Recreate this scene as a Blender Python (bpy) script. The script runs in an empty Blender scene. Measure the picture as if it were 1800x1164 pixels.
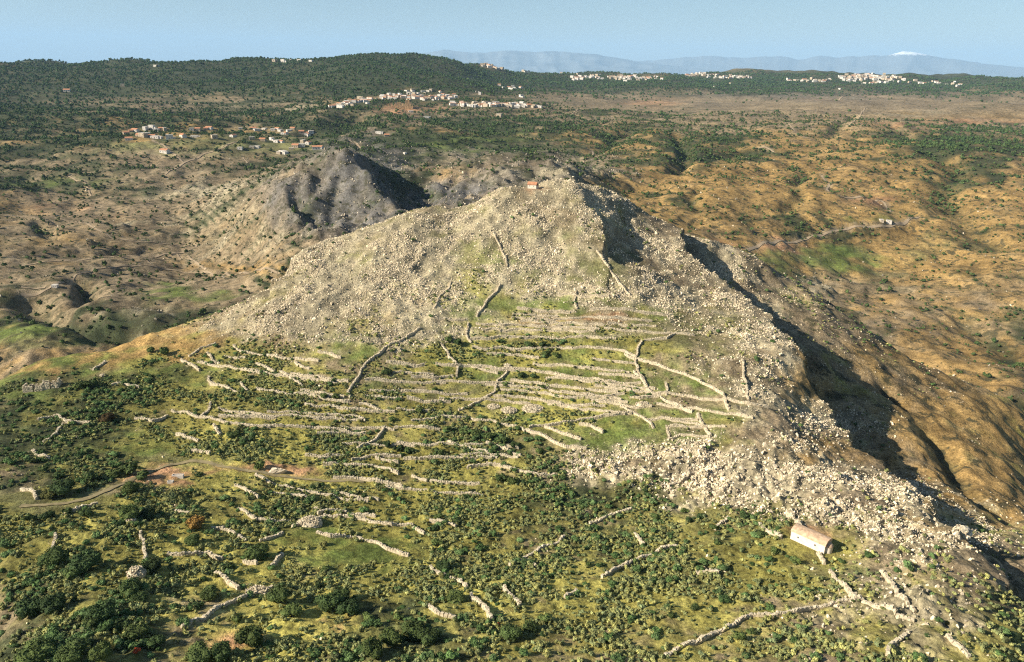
import bpy, math, random
import numpy as np
from mathutils import Vector, Matrix
random.seed(7)
rng = np.random.default_rng(11)
scene = bpy.context.scene
C = scene.collection
R = math.radians

# ------------------------------------------------------------------ camera
CAM_H = 400.0
F_PX, CX, CY = 1300.0, 900.0, 582.0           # focal length and centre in pixels of an 1800 px wide picture
PITCH, ROLL = R(19.5), 0.019
fw = np.array([0.0, math.cos(PITCH), -math.sin(PITCH)])
r0 = np.array([1.0, 0.0, 0.0]); u0 = np.array([0.0, math.sin(PITCH), math.cos(PITCH)])
rt = r0 * math.cos(ROLL) + u0 * math.sin(ROLL)
up = u0 * math.cos(ROLL) - r0 * math.sin(ROLL)
cam_d = bpy.data.cameras.new('camera'); cam = bpy.data.objects.new('camera', cam_d); C.objects.link(cam)
cam.matrix_world = Matrix(((rt[0], up[0], -fw[0], 0), (rt[1], up[1], -fw[1], 0), (rt[2], up[2], -fw[2], CAM_H), (0, 0, 0, 1)))
cam_d.sensor_width = 36.0; cam_d.lens = 36.0 * F_PX / 1800.0
cam_d.clip_start = 1.0; cam_d.clip_end = 200000.0
scene.camera = cam

# ------------------------------------------------------------------ sky, sun, exposure
SUN_EL = R(30); SUN_DIR = (-0.95, -0.30)       # towards the sun: from the left, a little behind the camera
az_s = math.atan2(SUN_DIR[0], SUN_DIR[1])
world = bpy.data.worlds.new('World'); scene.world = world; world.use_nodes = True
wn = world.node_tree; wn.nodes.clear()
sky = wn.nodes.new('ShaderNodeTexSky'); sky.sky_type = 'NISHITA'; sky.sun_disc = False
sky.sun_elevation = SUN_EL; sky.sun_rotation = az_s; sky.altitude = 400; sky.air_density = 1.15; sky.dust_density = 0.4; sky.ozone_density = 3.5
bg = wn.nodes.new('ShaderNodeBackground'); bg.inputs[1].default_value = 0.05
wo = wn.nodes.new('ShaderNodeOutputWorld')
wn.links.new(sky.outputs[0], bg.inputs[0]); wn.links.new(bg.outputs[0], wo.inputs[0])
sd = bpy.data.lights.new('sun', 'SUN'); sd.energy = 5.0; sd.angle = R(0.53); sd.color = (1.0, 0.91, 0.76)
sun = bpy.data.objects.new('sun', sd); C.objects.link(sun)
hl = math.hypot(*SUN_DIR)
sv = Vector((SUN_DIR[0] / hl * math.cos(SUN_EL), SUN_DIR[1] / hl * math.cos(SUN_EL), math.sin(SUN_EL)))
sun.rotation_euler = (-sv).to_track_quat('-Z', 'Y').to_euler()
scene.view_settings.view_transform = 'Standard'; scene.view_settings.look = 'None'
scene.view_settings.exposure = 1.0; scene.view_settings.gamma = 1.0; scene.view_settings.use_curve_mapping = False
scene.render.engine = 'CYCLES'
scene.cycles.max_bounces = 4; scene.cycles.diffuse_bounces = 2; scene.cycles.glossy_bounces = 1
scene.cycles.transmission_bounces = 2; scene.cycles.volume_bounces = 1; scene.cycles.transparent_max_bounces = 4
scene.cycles.use_denoising = False
scene.cycles.pixel_filter_type = 'BLACKMAN_HARRIS'; scene.cycles.filter_width = 1.2

# ------------------------------------------------------------------ pixel <-> ray helpers (used to survey the place)
def ray(px, py):
    px = np.asarray(px, float); py = np.asarray(py, float)
    a = (px - CX) / F_PX; b = (CY - py) / F_PX
    d = fw[None, :] + a.reshape(-1, 1) * rt[None, :] + b.reshape(-1, 1) * up[None, :]
    hz = np.hypot(d[:, 0], d[:, 1])
    return np.arctan2(d[:, 0], d[:, 1]), d[:, 2] / hz       # azimuth, slope
def project(x, y, z):
    zz = z - CAM_H
    dep = x * fw[0] + y * fw[1] + zz * fw[2]
    px = CX + F_PX * (x * rt[0] + y * rt[1] + zz * rt[2]) / dep
    py = CY - F_PX * (x * up[0] + y * up[1] + zz * up[2]) / dep
    return px, py

# ------------------------------------------------------------------ noise
def _hash(ix, iy, seed):
    h = (ix.astype(np.uint32) * np.uint32(374761393) + iy.astype(np.uint32) * np.uint32(668265263) + np.uint32(seed * 974711 & 0xffffffff))
    h = (h ^ (h >> np.uint32(13))) * np.uint32(1274126177)
    return h ^ (h >> np.uint32(16))
def noise(x, y, lam, seed=0):
    """gradient noise in about -1..1 with wavelength lam"""
    x = (x / lam).astype(np.float32); y = (y / lam).astype(np.float32)
    fx = np.floor(x); fy = np.floor(y)
    ix = fx.astype(np.int64) + 100000; iy = fy.astype(np.int64) + 100000
    tx = x - fx; ty = y - fy
    ux = tx * tx * tx * (tx * (tx * 6 - 15) + 10); uy = ty * ty * ty * (ty * (ty * 6 - 15) + 10)
    def g(dx, dy):
        a = _hash(ix + dx, iy + dy, seed).astype(np.float32) * np.float32(2 * math.pi / 4294967296.0)
        return np.cos(a) * (tx - dx) + np.sin(a) * (ty - dy)
    n = (g(0, 0) * (1 - ux) + g(1, 0) * ux) * (1 - uy) + (g(0, 1) * (1 - ux) + g(1, 1) * ux) * uy
    return n * 1.5
def sstep(a, b, x):
    t = np.clip((x - a) / (b - a), 0, 1); return t * t * (3 - 2 * t)

# ------------------------------------------------------------------ survey of the ground: picture point + ground distance
A_PTS = [  # the near hill; a negative third value is the height relative to the camera instead of the distance
 (60,1153,-97),(300,1153,-98),(600,1153,-99),(900,1153,-99),(1200,1153,-99),(1500,1153,-98),(1784,1153,-99),
 (60,1000,-106),(300,1000,-107),(600,1000,-110),(900,1000,-110),(1200,1000,-109),(1500,1010,-105),(1784,1060,-106),
 (60,860,-112),(300,860,-114),(600,860,-117),(900,850,-118),(1100,850,-117),(1250,860,-114),(1425,950,-107),(1300,930,-110),
 (60,760,-115),(300,760,-116),(600,760,-117),(900,750,-117),(1100,760,-115),(1250,780,-113),(1350,830,-112),(1500,870,-109),
 (60,680,-117),(200,680,-115),(400,690,-113),(600,680,-111),(750,660,-111),(900,650,-111),(1100,660,-109),(1250,680,-108),(1350,740,-109),
 (60,632,-119),(180,615,-116),(300,610,-113),(400,610,-111),(500,610,-108),(650,600,286),(900,590,289),(1050,590,288),(1200,610,284),(1300,640,276),(1350,680,266),
 (290,582,368),(400,545,352),(440,520,355),(500,492,352),(520,520,326),(600,520,322),(750,520,316),(900,520,316),(1000,520,318),(1100,530,318),(1180,540,322),(1270,590,304),
 (530,440,372),(600,414,388),(600,450,358),(750,450,345),(900,450,342),(1000,450,346),(1100,460,350),
 (700,387,398),(760,367,402),(800,400,372),(900,385,370),(980,380,374),(880,327,402),(935,332,396),(975,309,404),
 (1040,332,428),(1100,352,436),(1190,402,426),(1100,400,398),(1150,440,384),(1200,500,356),(1250,540,336),
 (1430,700,284),(1450,780,250),(1550,850,222),(1600,900,200),(1600,1000,164),(1700,1000,170),
 (1400,620,300),(1330,560,330),
 # flank beyond the cliffs
 (1330,455,445),(1420,512,432),(1500,562,426),(1600,628,426),(1700,672,432),(1784,705,442),
 (1380,520,420),(1450,590,385),(1520,640,375),(1600,710,360),(1700,770,350),(1784,830,345),
 (1330,500,414),(1290,450,425),(1420,590,372),(1480,660,352),(1540,720,330),(1580,760,318),(1650,830,296),(1740,880,284),(1784,925,266),
 (1640,860,268),(1720,930,236),(1784,950,226),
]
A_HID = [  # (px, D, height relative to the camera) behind the skyline and below the frame
 (60,400,-175),(180,410,-170),(290,420,-165),(400,430,-165),(460,440,-165),(540,460,-160),(640,460,-160),(760,460,-165),(880,460,-160),(975,465,-150),(1100,520,-160),(1250,530,-152),
 (1400,520,-165),(1600,520,-200),(1784,540,-222),
 (60,60,-92),(500,60,-90),(900,60,-88),(1300,60,-90),(1784,60,-95),
 (60,600,-260),(400,600,-260),(900,650,-240),(1300,700,-250),(1784,760,-290),
 (-260,150,-108),(-260,300,-120),(-260,450,-190),(2060,150,-104),(2060,240,-124),(2060,400,-200),(2060,520,-240),
]
B_PTS = [  # valley, opposite slopes, plateau, far ridges
 (60,600,520),(200,560,580),(330,540,600),(60,560,620),(130,520,670),(300,500,720),(430,500,640),(60,480,780),(250,460,830),(450,440,800),
 (60,420,960),(200,400,1000),(400,400,930),(330,350,1150),(100,350,1230),(60,300,1500),(250,300,1400),(430,310,1250),
 (300,260,1620),(450,265,1500),(540,262,1450),(250,228,1850),(400,230,1850),(540,232,1750),(60,230,1950),(150,200,2200),(300,195,2300),(450,198,2200),
 (60,170,2700),(200,172,2600),(350,172,2600),(520,185,2250),(560,205,1900),
 (620,264,880),(590,272,885),(585,290,855),(560,325,820),(490,342,828),(560,372,810),(600,380,800),(640,298,838),(668,330,790),(668,300,900),(700,330,905),(742,360,860),(540,400,700),(620,400,690),(460,345,880),(700,375,800),(680,352,800),
 (720,320,1080),(680,280,1250),(470,315,1100),(515,293,1180),(555,279,1250),(560,298,872),(525,318,862),(440,335,1000),(620,240,1500),(700,250,1400),
 (760,338,860),(820,300,930),(900,278,1000),(980,288,980),(1040,305,950),(850,330,820),(960,330,800),
 (760,270,1350),(850,255,1450),(1000,255,1500),(700,225,1650),(850,215,1900),(1000,215,1950),(640,195,1950),(760,195,2050),(900,193,2150),(600,182,2150),
 (700,172,2350),(800,182,2250),(940,186,2300),(850,160,2900),(1000,165,3000),(1000,195,2300),(1080,190,2500),
 (60,105,4200),(150,102,4300),(230,109,4600),(330,102,4200),(430,97,4000),(560,98,3800),(700,94,3700),(790,98,3900),(850,112,4400),(950,121,5200),
 (100,135,3300),(300,135,3200),(500,130,3200),(700,130,3000),(450,160,2600),(650,160,2600),(800,140,3500),(900,140,4000),(1000,140,4500),
 (1100,128,5500),(1100,150,4000),(1200,128,6500),(1300,124,7500),(1400,123,7800),(1500,129,7500),(1600,130,7800),(1784,141,8000),
 (1250,137,5200),(1500,142,5600),(1650,146,5600),(1784,152,5000),
 (1200,170,3300),(1150,178,2900),(1300,168,3300),(1450,170,3400),(1600,170,3500),(1784,176,3500),
 (1080,215,2000),(1150,200,2300),(1300,195,2500),(1450,200,2450),(1550,195,2700),(1700,205,2500),
 (1080,260,1450),(1180,245,1650),(1300,250,1650),(1420,235,1900),(1520,230,2000),(1700,240,2000),
 (1080,310,1080),(1180,300,1200),(1260,300,1250),(1350,290,1400),(1480,270,1600),(1600,280,1600),(1660,300,1550),(1784,290,1600),
 (1100,345,980),(1200,350,1000),(1300,360,1050),(1400,330,1200),(1520,330,1300),(1650,340,1350),(1784,350,1300),
 (1250,400,880),(1330,430,860),(1450,400,1040),(1560,385,1130),(1600,420,1100),(1700,420,1080),
 (1450,450,920),(1600,470,960),(1784,450,1020),(1450,495,830),(1550,520,820),(1650,520,870),(1784,520,900),
 (1560,570,720),(1650,600,720),(1784,610,760),(1740,660,660),(1784,690,620),
]
B_HID = [(60,440,-205),(300,450,-205),(520,500,-200),(760,560,-190),(960,560,-180),(1150,620,-190),(1300,620,-200),(1450,640,-225),(1650,560,-245),(1784,520,-262),(2060,600,-250),
 (60,300,-240),(900,300,-240),(1784,300,-285),(60,60,-240),(900,60,-240),(1784,60,-280),(-300,600,-200),(-300,1200,-160),(-300,2500,-90),(-300,4200,30),(2100,900,-225),(2100,1500,-190),(2100,3500,-120),(2100,8000,-30),
 (560,1050,-150),(620,1080,-170),(900,1200,-165),(975,1250,-160),
 (-300,11000,-360),(300,11000,-360),(900,11000,-360),(1400,11500,-360),(2000,11500,-360),(240,7000,-150),(700,6000,-150),(60,6500,-150),(1000,9000,-300),(1300,10000,-250),(1700,10000,-250)]
EDGE = [  # broken cliff edges: (px, py, D, drop)
 [(978,308,406,4),(1010,338,393,3),(1045,385,376,4),(1060,415,365,12),(1062,445,353,11),(1064,475,344,1)],
 [(1200,396,414,18),(1212,440,392,28),(1262,490,370,28),(1310,517,356,21),(1338,548,343,9),(1352,575,332,19),(1386,612,315,28),(1402,655,300,30),(1445,690,288,30),(1490,730,276,28),(1510,768,262,18),(1575,830,240,9),(1650,900,206,4),(1700,945,190,6),(1790,985,178,3)],
 [(616,262,878,14),(622,272,866,24),(640,298,838,26),(668,326,800,26),(700,364,752,18)],
 [(490,336,835,5),(505,362,795,13),(530,398,748,14),(562,418,712,8)],
 [(498,496,350,5),(512,470,360,11),(524,440,369,14),(548,422,380,12),(600,411,390,6)],
]
def to_xyz(px, py, D):
    az, sl = ray(px, py); D = np.asarray(D, float)
    return D * np.sin(az), D * np.cos(az), D * sl
EDGES_W = []
for e in EDGE:
    e = np.array(e, float); x, y, z = to_xyz(e[:, 0], e[:, 1], e[:, 2]); EDGES_W.append((x, y, e[:, 3]))
def drop(x, y, which, soft=3.5, far=70.0):
    out = np.zeros_like(x, dtype=np.float64)
    for k in which:
        ex, ey, eh = EDGES_W[k]
        best = np.full(x.shape, 1e9); sg = np.zeros(x.shape); hh = np.zeros(x.shape); hw = np.zeros(x.shape); ov = np.zeros(x.shape)
        for i in range(len(ex) - 1):
            dx, dy = ex[i + 1] - ex[i], ey[i + 1] - ey[i]; L2 = dx * dx + dy * dy
            t = ((x - ex[i]) * dx + (y - ey[i]) * dy) / L2; tc = np.clip(t, 0, 1)
            qx, qy = x - ex[i] - tc * dx, y - ey[i] - tc * dy
            d = np.hypot(qx, qy); m = d < best - 1e-6
            def unit(j): a, b = ex[j + 1] - ex[j], ey[j + 1] - ey[j]; l = math.hypot(a, b); return np.array([a / l, b / l])
            u1 = unit(i); ub = u1 + (unit(i - 1) if i > 0 else u1); ue = u1 + (unit(i + 1) if i < len(ex) - 2 else u1)   # shared corners take the mean direction
            ux = np.where(t < 0, ub[0], np.where(t > 1, ue[0], u1[0])); uy = np.where(t < 0, ub[1], np.where(t > 1, ue[1], u1[1]))
            s = ux * qy - uy * qx                              # > 0: on the falling side
            best = np.where(m, d, best); sg = np.where(m, np.sign(s), sg)
            over = np.where(((t < 0) & (i == 0)) | ((t > 1) & (i == len(ex) - 2)), np.abs(t - tc) * math.sqrt(L2), 0.0)
            w_ = 1.0 / (d * d + 9.0) ** 1.5; hh += w_ * (eh[i] + (eh[i + 1] - eh[i]) * tc); hw += w_; ov = np.where(m, over, ov)
        sc = 2.2 if k in (2, 3) else 1.0
        hh = hh / hw * np.exp(-ov / (0.22 * far))
        out += hh * sstep(0, soft * sc, best * sg) * np.exp(-np.clip(best, 0, None) / (far * sc))
    return out
def fit(pts, hid, edges, lam):
    p = np.array(pts, float); az, sl = ray(p[:, 0], p[:, 1]); D = np.where(p[:, 2] < 0, p[:, 2] / sl, p[:, 2]); z = D * sl
    h = np.array(hid, float)
    az2 = np.arctan((h[:, 0] - CX) / F_PX / math.cos(PITCH) * 1.0); D2 = h[:, 1]
    az = np.r_[az, az2]; D = np.r_[D, D2]; z = np.r_[z, h[:, 2]]
    z = z + drop(D * np.sin(az), D * np.cos(az), edges)
    X = np.c_[az * 1.6, np.log(D)]
    r = np.hypot(X[:, None, 0] - X[None, :, 0], X[:, None, 1] - X[None, :, 1])
    K = r ** 2 * np.log(r + 1e-9) if lam > 0 else r
    n = len(z); M = np.zeros((n + 3, n + 3)); M[:n, :n] = K + abs(lam) * np.eye(n); M[:n, n] = 1; M[:n, n + 1:] = X; M[n, :n] = 1; M[n + 1:, :n] = X.T
    w = np.linalg.solve(M, np.r_[z, 0, 0, 0])
    def f(az, lnD):
        q0 = (az * 1.6).ravel(); q1 = lnD.ravel(); out = w[n] + w[n + 1] * q0 + w[n + 2] * q1
        for i in range(n):
            rr = np.hypot(q0 - X[i, 0], q1 - X[i, 1])
            out = out + w[i] * (rr * rr * np.log(rr + 1e-9) if lam > 0 else rr)
        return out.reshape(az.shape)
    return f
fA = fit(A_PTS, A_HID, (0, 1, 4), 0.002); fB = fit(B_PTS, B_HID, (2, 3), 0.0025)

# ------------------------------------------------------------------ terrain grid (finer near the camera)
NA = 1000
AZ = np.linspace(R(-47), R(47), NA)
LN = np.concatenate([np.linspace(math.log(62), math.log(560), 560, endpoint=False), np.linspace(math.log(560), math.log(2600), 260, endpoint=False), np.linspace(math.log(2600), math.log(12500), 110)])
NR = len(LN)
def coarse(f, a_lo, a_hi):          # evaluate the smooth fit on a coarse lattice, then interpolate
    ca = np.linspace(AZ[0], AZ[-1], 160); cl = np.linspace(LN[0], LN[-1], 200)
    G = f(*np.meshgrid(ca, cl))
    ia = (AZ - ca[0]) / (ca[1] - ca[0]); il = (LN - cl[0]) / (cl[1] - cl[0])
    i0 = np.clip(ia.astype(int), 1, 157); j0 = np.clip(il.astype(int), 1, 197); ta = ia - i0; tl = il - j0
    def cr(t):                       # Catmull-Rom weights
        return np.stack([-.5 * t + t ** 2 - .5 * t ** 3, 1 - 2.5 * t ** 2 + 1.5 * t ** 3, .5 * t + 2 * t ** 2 - 1.5 * t ** 3, -.5 * t ** 2 + .5 * t ** 3])
    wa, wl = cr(ta), cr(tl)
    H = sum(G[:, np.clip(i0 + k - 1, 0, 159)] * wa[k][None, :] for k in range(4))
    return sum(H[np.clip(j0 + k - 1, 0, 199), :] * wl[k][:, None] for k in range(4))
gAz, gLn = np.meshgrid(AZ, LN); gD = np.exp(gLn)
gX = gD * np.sin(gAz); gY = gD * np.cos(gAz)
gS = np.maximum(gD * (AZ[1] - AZ[0]), np.gradient(np.exp(LN))[:, None] * np.ones((1, NA)))     # local spacing
def band(lam): return sstep(1.6, 3.2, lam / gS).astype(np.float32)
wx = 4.0 * noise(gX, gY, 14, 1) + 2.2 * noise(gX, gY, 6, 2) + 1.2 * noise(gX, gY, 3, 3); wy = 4.0 * noise(gX, gY, 14, 4) + 2.0 * noise(gX, gY, 6, 5)
zA = coarse(fA, 0, 0) - drop(gX + wx, gY + wy, (0, 1, 4))
wfx = 22 * noise(gX, gY, 60, 6) + 9 * noise(gX, gY, 25, 7)
zB = coarse(fB, 0, 0) - drop(gX + wfx * 0.6, gY + wfx * 0.4, (2, 3), 9.0)
# valley erosion: gullies and spurs
n1 = noise(gX + 60 * noise(gX, gY, 300, 8), gY, 420, 9); n2 = noise(gX, gY, 110, 10); n3 = noise(gX, gY, 48, 12)
rid = (1 - np.abs(n1) * 2.0) * 20 + (1 - np.abs(n2) * 2) * 5 + (1 - np.abs(n3) * 2) * 2.6 * band(48)
amp = sstep(500, 900, gD) * (0.9 - 0.35 * sstep(1900, 2900, gD)) + 0.9 * sstep(2500, 6000, gD)
zB = zB + 26 * noise(gX, gY, 900, 17) * sstep(2000, 3000, gD) * sstep(4200, 3200, gD) - 22 * sstep(2900, 3600, gD) + 10 * noise(gX, gY, 330, 18) * sstep(2000, 3800, gD)
zB = zB - rid * amp * 0.85 + amp * 9
zB += amp * (1.5 * noise(gX, gY, 22, 13) * band(22) + 0.8 * noise(gX, gY, 10, 14) * band(10))
onA = sstep(-4, 4, zA - zB)
gZ0 = np.where(zA > zB, zA, zB)
PX, PY = project(gX, gY, gZ0 + CAM_H)

# ------------------------------------------------------------------ ground cover map (authored on the picture, laid on the ground)
CL = ['rock', 'tan', 'ochre', 'green', 'olive', 'maquis', 'soil', 'field', 'crag']
ALB = {'rock': (0.33, 0.28, 0.18), 'tan': (0.25, 0.19, 0.115), 'ochre': (0.335, 0.213, 0.078), 'green': (0.13, 0.165, 0.04),
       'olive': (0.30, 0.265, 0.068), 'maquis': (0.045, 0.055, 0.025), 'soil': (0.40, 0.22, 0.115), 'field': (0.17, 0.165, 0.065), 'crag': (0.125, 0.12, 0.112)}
BLOB_A = [
 ('rock',800,440,230,70,1.6),('field',800,440,260,80,.25),('rock',950,350,110,35,2.2),('rock',650,530,150,50,1.5),('rock',520,570,90,30,1.4),('rock',560,440,60,25,2),('rock',1100,540,90,35,2),('rock',1250,540,80,50,1.8),('rock',1180,450,110,50,1.8),
 ('rock',1330,640,60,60,1.2),('rock',1200,830,110,38,4),('rock',1330,830,130,45,2.6),('rock',1540,880,110,40,2),('rock',1440,740,80,25,1.6),('rock',1560,1080,110,50,.4),('olive',1650,1060,120,70,.5),('rock',1620,950,110,30,1.2),('rock',1250,1000,40,40,.4),
 ('rock',720,560,90,25,1.3),('rock',1300,400,80,30,1.2),
 ('tan',1450,560,110,60,2.4),('tan',1250,440,120,50,1.6),('tan',1600,660,100,40,1.6),('tan',1350,720,80,50,1.6),('tan',1250,660,90,40,1.2),('tan',1550,830,100,40,1.4),('tan',1620,1030,120,60,1.8),('tan',1700,980,90,40,1.4),('tan',500,600,160,30,.8),
 ('ochre',160,600,150,20,9),('ochre',1530,660,110,50,2.2),('ochre',1700,790,100,100,3),('ochre',1450,800,90,20,1.2),('ochre',1400,700,60,30,.8),('ochre',60,650,50,20,1.5),
 ('olive',500,700,300,60,1.8),('olive',900,610,200,60,1.4),('olive',1000,690,160,50,1.4),('olive',900,1000,350,110,2.6),('olive',500,850,200,80,2.2),('olive',300,980,260,110,1.8),('olive',1300,1040,220,80,2),('olive',700,850,200,60,2),('olive',300,760,200,60,1.4),('olive',380,1060,160,60,1.6),('olive',400,620,80,25,1.2),
 ('green',960,535,80,10,4),('green',940,470,90,20,.8),('green',980,420,60,12,.5),('field',1000,480,80,30,.9),('field',700,460,60,20,.5),('green',830,550,60,12,1.5),('green',1130,770,80,18,2.6),('green',1150,715,70,16,2),('green',1200,680,60,30,.8),('green',250,650,150,35,1.2),('green',640,630,60,30,1.2),('green',620,960,90,35,1.8),('green',1160,560,60,15,.8),('green',200,780,80,30,1.2),('green',60,700,80,60,.8),('green',1000,600,120,15,1),('green',960,650,170,70,.8),('olive',960,650,200,80,.6),('green',1500,1010,60,25,1.2),
 ('maquis',220,690,160,40,2.6),('maquis',150,790,140,30,1.4),('maquis',350,760,90,30,1.0),('maquis',480,900,120,30,.8),('maquis',1150,980,120,40,1.0),('maquis',120,1010,140,110,.9),('maquis',650,1100,140,45,1.4),('maquis',850,780,90,22,1.6),('maquis',1000,880,160,40,1.1),('maquis',1250,930,110,28,1.3),('maquis',120,850,90,30,1.2),('maquis',60,760,60,60,.8),('maquis',200,1130,160,30,.9),
 ('soil',290,838,50,7,6),('soil',450,832,70,6,5),('soil',1390,930,40,9,4),('soil',935,337,16,5,5),('soil',1040,556,80,5,3),('soil',1390,560,1,1,0),('soil',600,1080,40,14,2),('soil',420,1120,40,12,1.5),
 ('field',1200,600,120,40,.8),('field',1250,700,60,30,.8),('field',900,680,120,30,.6),('field',340,815,60,10,4),('field',60,880,90,16,3),('field',700,1120,80,30,1),
]
BLOB_B = [
 ('maquis',400,135,380,32,4),('maquis',700,130,120,32,4),('maquis',80,200,120,45,2.6),('maquis',350,205,180,22,1.2),('maquis',590,215,60,30,3),('maquis',860,240,150,28,3),('maquis',1000,262,90,25,2),('maquis',700,260,60,30,2),
 ('maquis',950,150,120,12,2),('maquis',1250,145,300,7,3),('maquis',1600,140,300,12,3),('maquis',1270,253,60,16,2.4),('maquis',1190,265,40,18,1.8),('maquis',1650,258,90,22,2),('maquis',1690,310,40,20,1.6),('maquis',90,305,110,16,2.4),('maquis',460,290,100,18,1),('maquis',420,260,60,10,1),('maquis',140,240,100,18,1.4),('maquis',1750,260,60,20,1.2),('maquis',1400,385,60,7,2.4),('maquis',1340,265,40,10,1.4),('maquis',240,340,60,10,1.5),
 ('maquis',1420,410,80,7,2),('maquis',1130,285,60,8,1.8),('maquis',1770,620,30,30,1),('maquis',220,560,160,30,.8),('maquis',120,500,60,20,.9),
 ('tan',300,400,260,60,2),('tan',300,290,220,30,1.4),('tan',200,500,200,40,1.5),('tan',1250,195,200,22,2.2),('maquis',1250,158,200,5,.9),('maquis',1550,162,200,6,.9),('maquis',1150,200,60,8,.6),('crag',1400,170,200,8,.8),('tan',1550,195,240,26,2.4),('tan',300,180,250,14,1),('tan',1050,170,120,12,1.6),('tan',1480,510,120,22,1.4),('tan',1620,560,120,50,.9),('tan',760,200,120,10,1.2),
 ('ochre',1250,330,200,60,2),('ochre',1450,300,160,60,1.6),('ochre',1600,430,200,80,2.2),('ochre',1700,620,100,70,1.8),('ochre',1350,430,90,15,1.5),('ochre',280,240,120,12,.8),('ochre',250,400,200,40,.5),('ochre',430,470,80,8,1.2),('ochre',780,300,60,15,1),('ochre',1050,250,60,20,.8),('ochre',1700,350,100,40,1.2),('ochre',1640,205,120,10,1.2),
 ('crag',635,320,72,50,6),('crag',540,355,60,36,3.5),('rock',560,330,60,30,1.0),('maquis',680,330,40,40,1.0),('tan',620,340,80,40,1.0),('crag',550,355,60,40,3.5),('maquis',560,372,50,22,1.5),('maquis',690,320,35,30,2.5),('maquis',430,400,80,25,.6),('crag',900,290,130,26,2.2),('tan',900,290,120,22,1.5),('rock',900,290,120,22,1.0),('maquis',920,285,110,14,.7),('ochre',790,310,30,10,1.5),('crag',800,330,60,22,2.2),('crag',640,385,70,30,3.5),('rock',230,550,40,15,2),('rock',420,375,60,22,1),('rock',1430,500,50,14,1),('rock',350,330,120,20,.7),('rock',350,420,160,30,.6),('rock',480,182,60,8,1.4),  # left hill: dark rock and scrub tones, with shade of its right-hand faces painted in
 ('soil',1340,432,60,8,3),('soil',1540,350,30,8,2.5),('soil',700,190,50,7,3),('soil',150,370,80,8,.8),('soil',1650,215,90,5,2),('soil',1150,182,60,6,1.5),
 ('green',1450,455,120,15,4),('crag',1250,185,60,6,.8),('maquis',1080,165,60,8,1.2),('crag',1500,180,90,6,.8),('maquis',1350,162,120,5,1.0),('maquis',1700,225,60,8,.8),('soil',1500,172,60,4,.8),('crag',1640,190,80,6,.7),('rock',1620,200,60,4,2),('rock',1200,182,40,4,1.5),('maquis',1330,205,30,4,1.2),('green',1530,385,40,5,2),('green',60,580,70,14,2),('green',320,517,50,9,3),('green',120,320,60,6,1),('green',850,250,90,22,.8),('field',300,255,170,14,1.4),('field',1300,470,120,20,.6),('field',1380,452,60,16,1.2),('field',60,600,50,12,1),('field',500,258,60,8,1),('field',1550,450,120,40,.8),
]
gw, gh = 241, 161
mx, my = np.meshgrid(np.linspace(-300, 2100, gw), np.linspace(60, 1300, gh))
def covermap(blobs, base):
    W = np.zeros((len(CL), gh, gw), np.float32)
    for k, v in base.items(): W[CL.index(k)] += v
    for c, x, y, a, b, w in blobs:
        if w: W[CL.index(c)] += w * np.exp(-((mx - x) / a) ** 2 - ((my - y) / b) ** 2) 
    return W / W.sum(0)
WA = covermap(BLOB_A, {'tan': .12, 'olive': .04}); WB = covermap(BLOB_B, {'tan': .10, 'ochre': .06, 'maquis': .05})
def sample(W, px, py):
    fx = np.clip((px + 300) / 10.0, 0, gw - 1.001); fy = np.clip((py - 60) / 7.75, 0, gh - 1.001)
    i = fx.astype(int); j = fy.astype(int); a = (fx - i).astype(np.float32); b = (fy - j).astype(np.float32)
    return (W[:, j, i] * (1 - a) + W[:, j, i + 1] * a) * (1 - b) + (W[:, j + 1, i] * (1 - a) + W[:, j + 1, i + 1] * a) * b
px_s = np.clip(PX, -300, 2100); py_s = np.clip(PY, 60, 1300)
k_px = F_PX / np.hypot(gD, gZ0)                              # pixels per metre, for the wobble of the borders only
wob = noise(gX, gY, 40, 20) * 14 + noise(gX, gY, 15, 21) * 6
wob2 = noise(gX, gY, 45, 22) * 10 + noise(gX, gY, 17, 23) * 5
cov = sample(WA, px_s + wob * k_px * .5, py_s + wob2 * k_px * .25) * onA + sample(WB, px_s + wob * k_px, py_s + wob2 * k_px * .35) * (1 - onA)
nz = lambda lam, s: noise(gX, gY, lam, s) * band(lam)
near = onA.astype(np.float32)
mott = [(1 - near) * (1.1 * nz(220, 25 + k) + .8 * nz(20, 15 + k)) + 1.3 * nz(90, 30 + k) * (1 - near * .6) + 1.5 * nz(34, 40 + k) + 1.3 * nz(13, 50 + k) + 1.1 * nz(6, 60 + k) + .9 * nz(3, 70 + k) for k in range(4)]
sg = np.stack([mott[0], -mott[0] * .6 + mott[1] * .5, mott[1] * .8 - mott[2] * .5, mott[2], -mott[1] * .7 + mott[3] * .4, mott[3] * 1.25, -mott[2] * .9 - mott[3] * .3, mott[0] * -.5 + mott[2] * .5, mott[1] * .6])
# old field terraces: benches along the contours, scrub on their risers
zc = gZ0 + 2.5 * nz(60, 90)
step = np.where(onA > .5, 2.3, np.where(gD < 1300, 5.5, 9.0))
fr = zc / step - np.floor(zc / step)
riser = np.exp(-((fr - .5) / .13) ** 2)
terrace_zone = (1 - near) * sstep(520, 640, gD) * sstep(3600, 2400, gD)
sg[5] += terrace_zone * (riser * 2.8 - .4) * sstep(-.5, .4, noise(gX, gY, 75, 91))
pitch_a = near * sstep(520, 620, px_s) * sstep(1290, 1180, px_s) * sstep(550, 580, py_s) * sstep(900, 820, py_s) * sstep(-.45, .1, noise(gX, gY, 26, 92) + .4 * noise(gX, gY, 8, 93))
riserA = np.exp(-((fr - .88) / .14) ** 2); sg[0] += pitch_a * riserA * .9; sg[6] += pitch_a * riserA * .9; sg[4] -= pitch_a * riserA * 1.2; sg[5] -= pitch_a * riserA * 1.5
E = np.exp(1.75 * sg)
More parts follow.
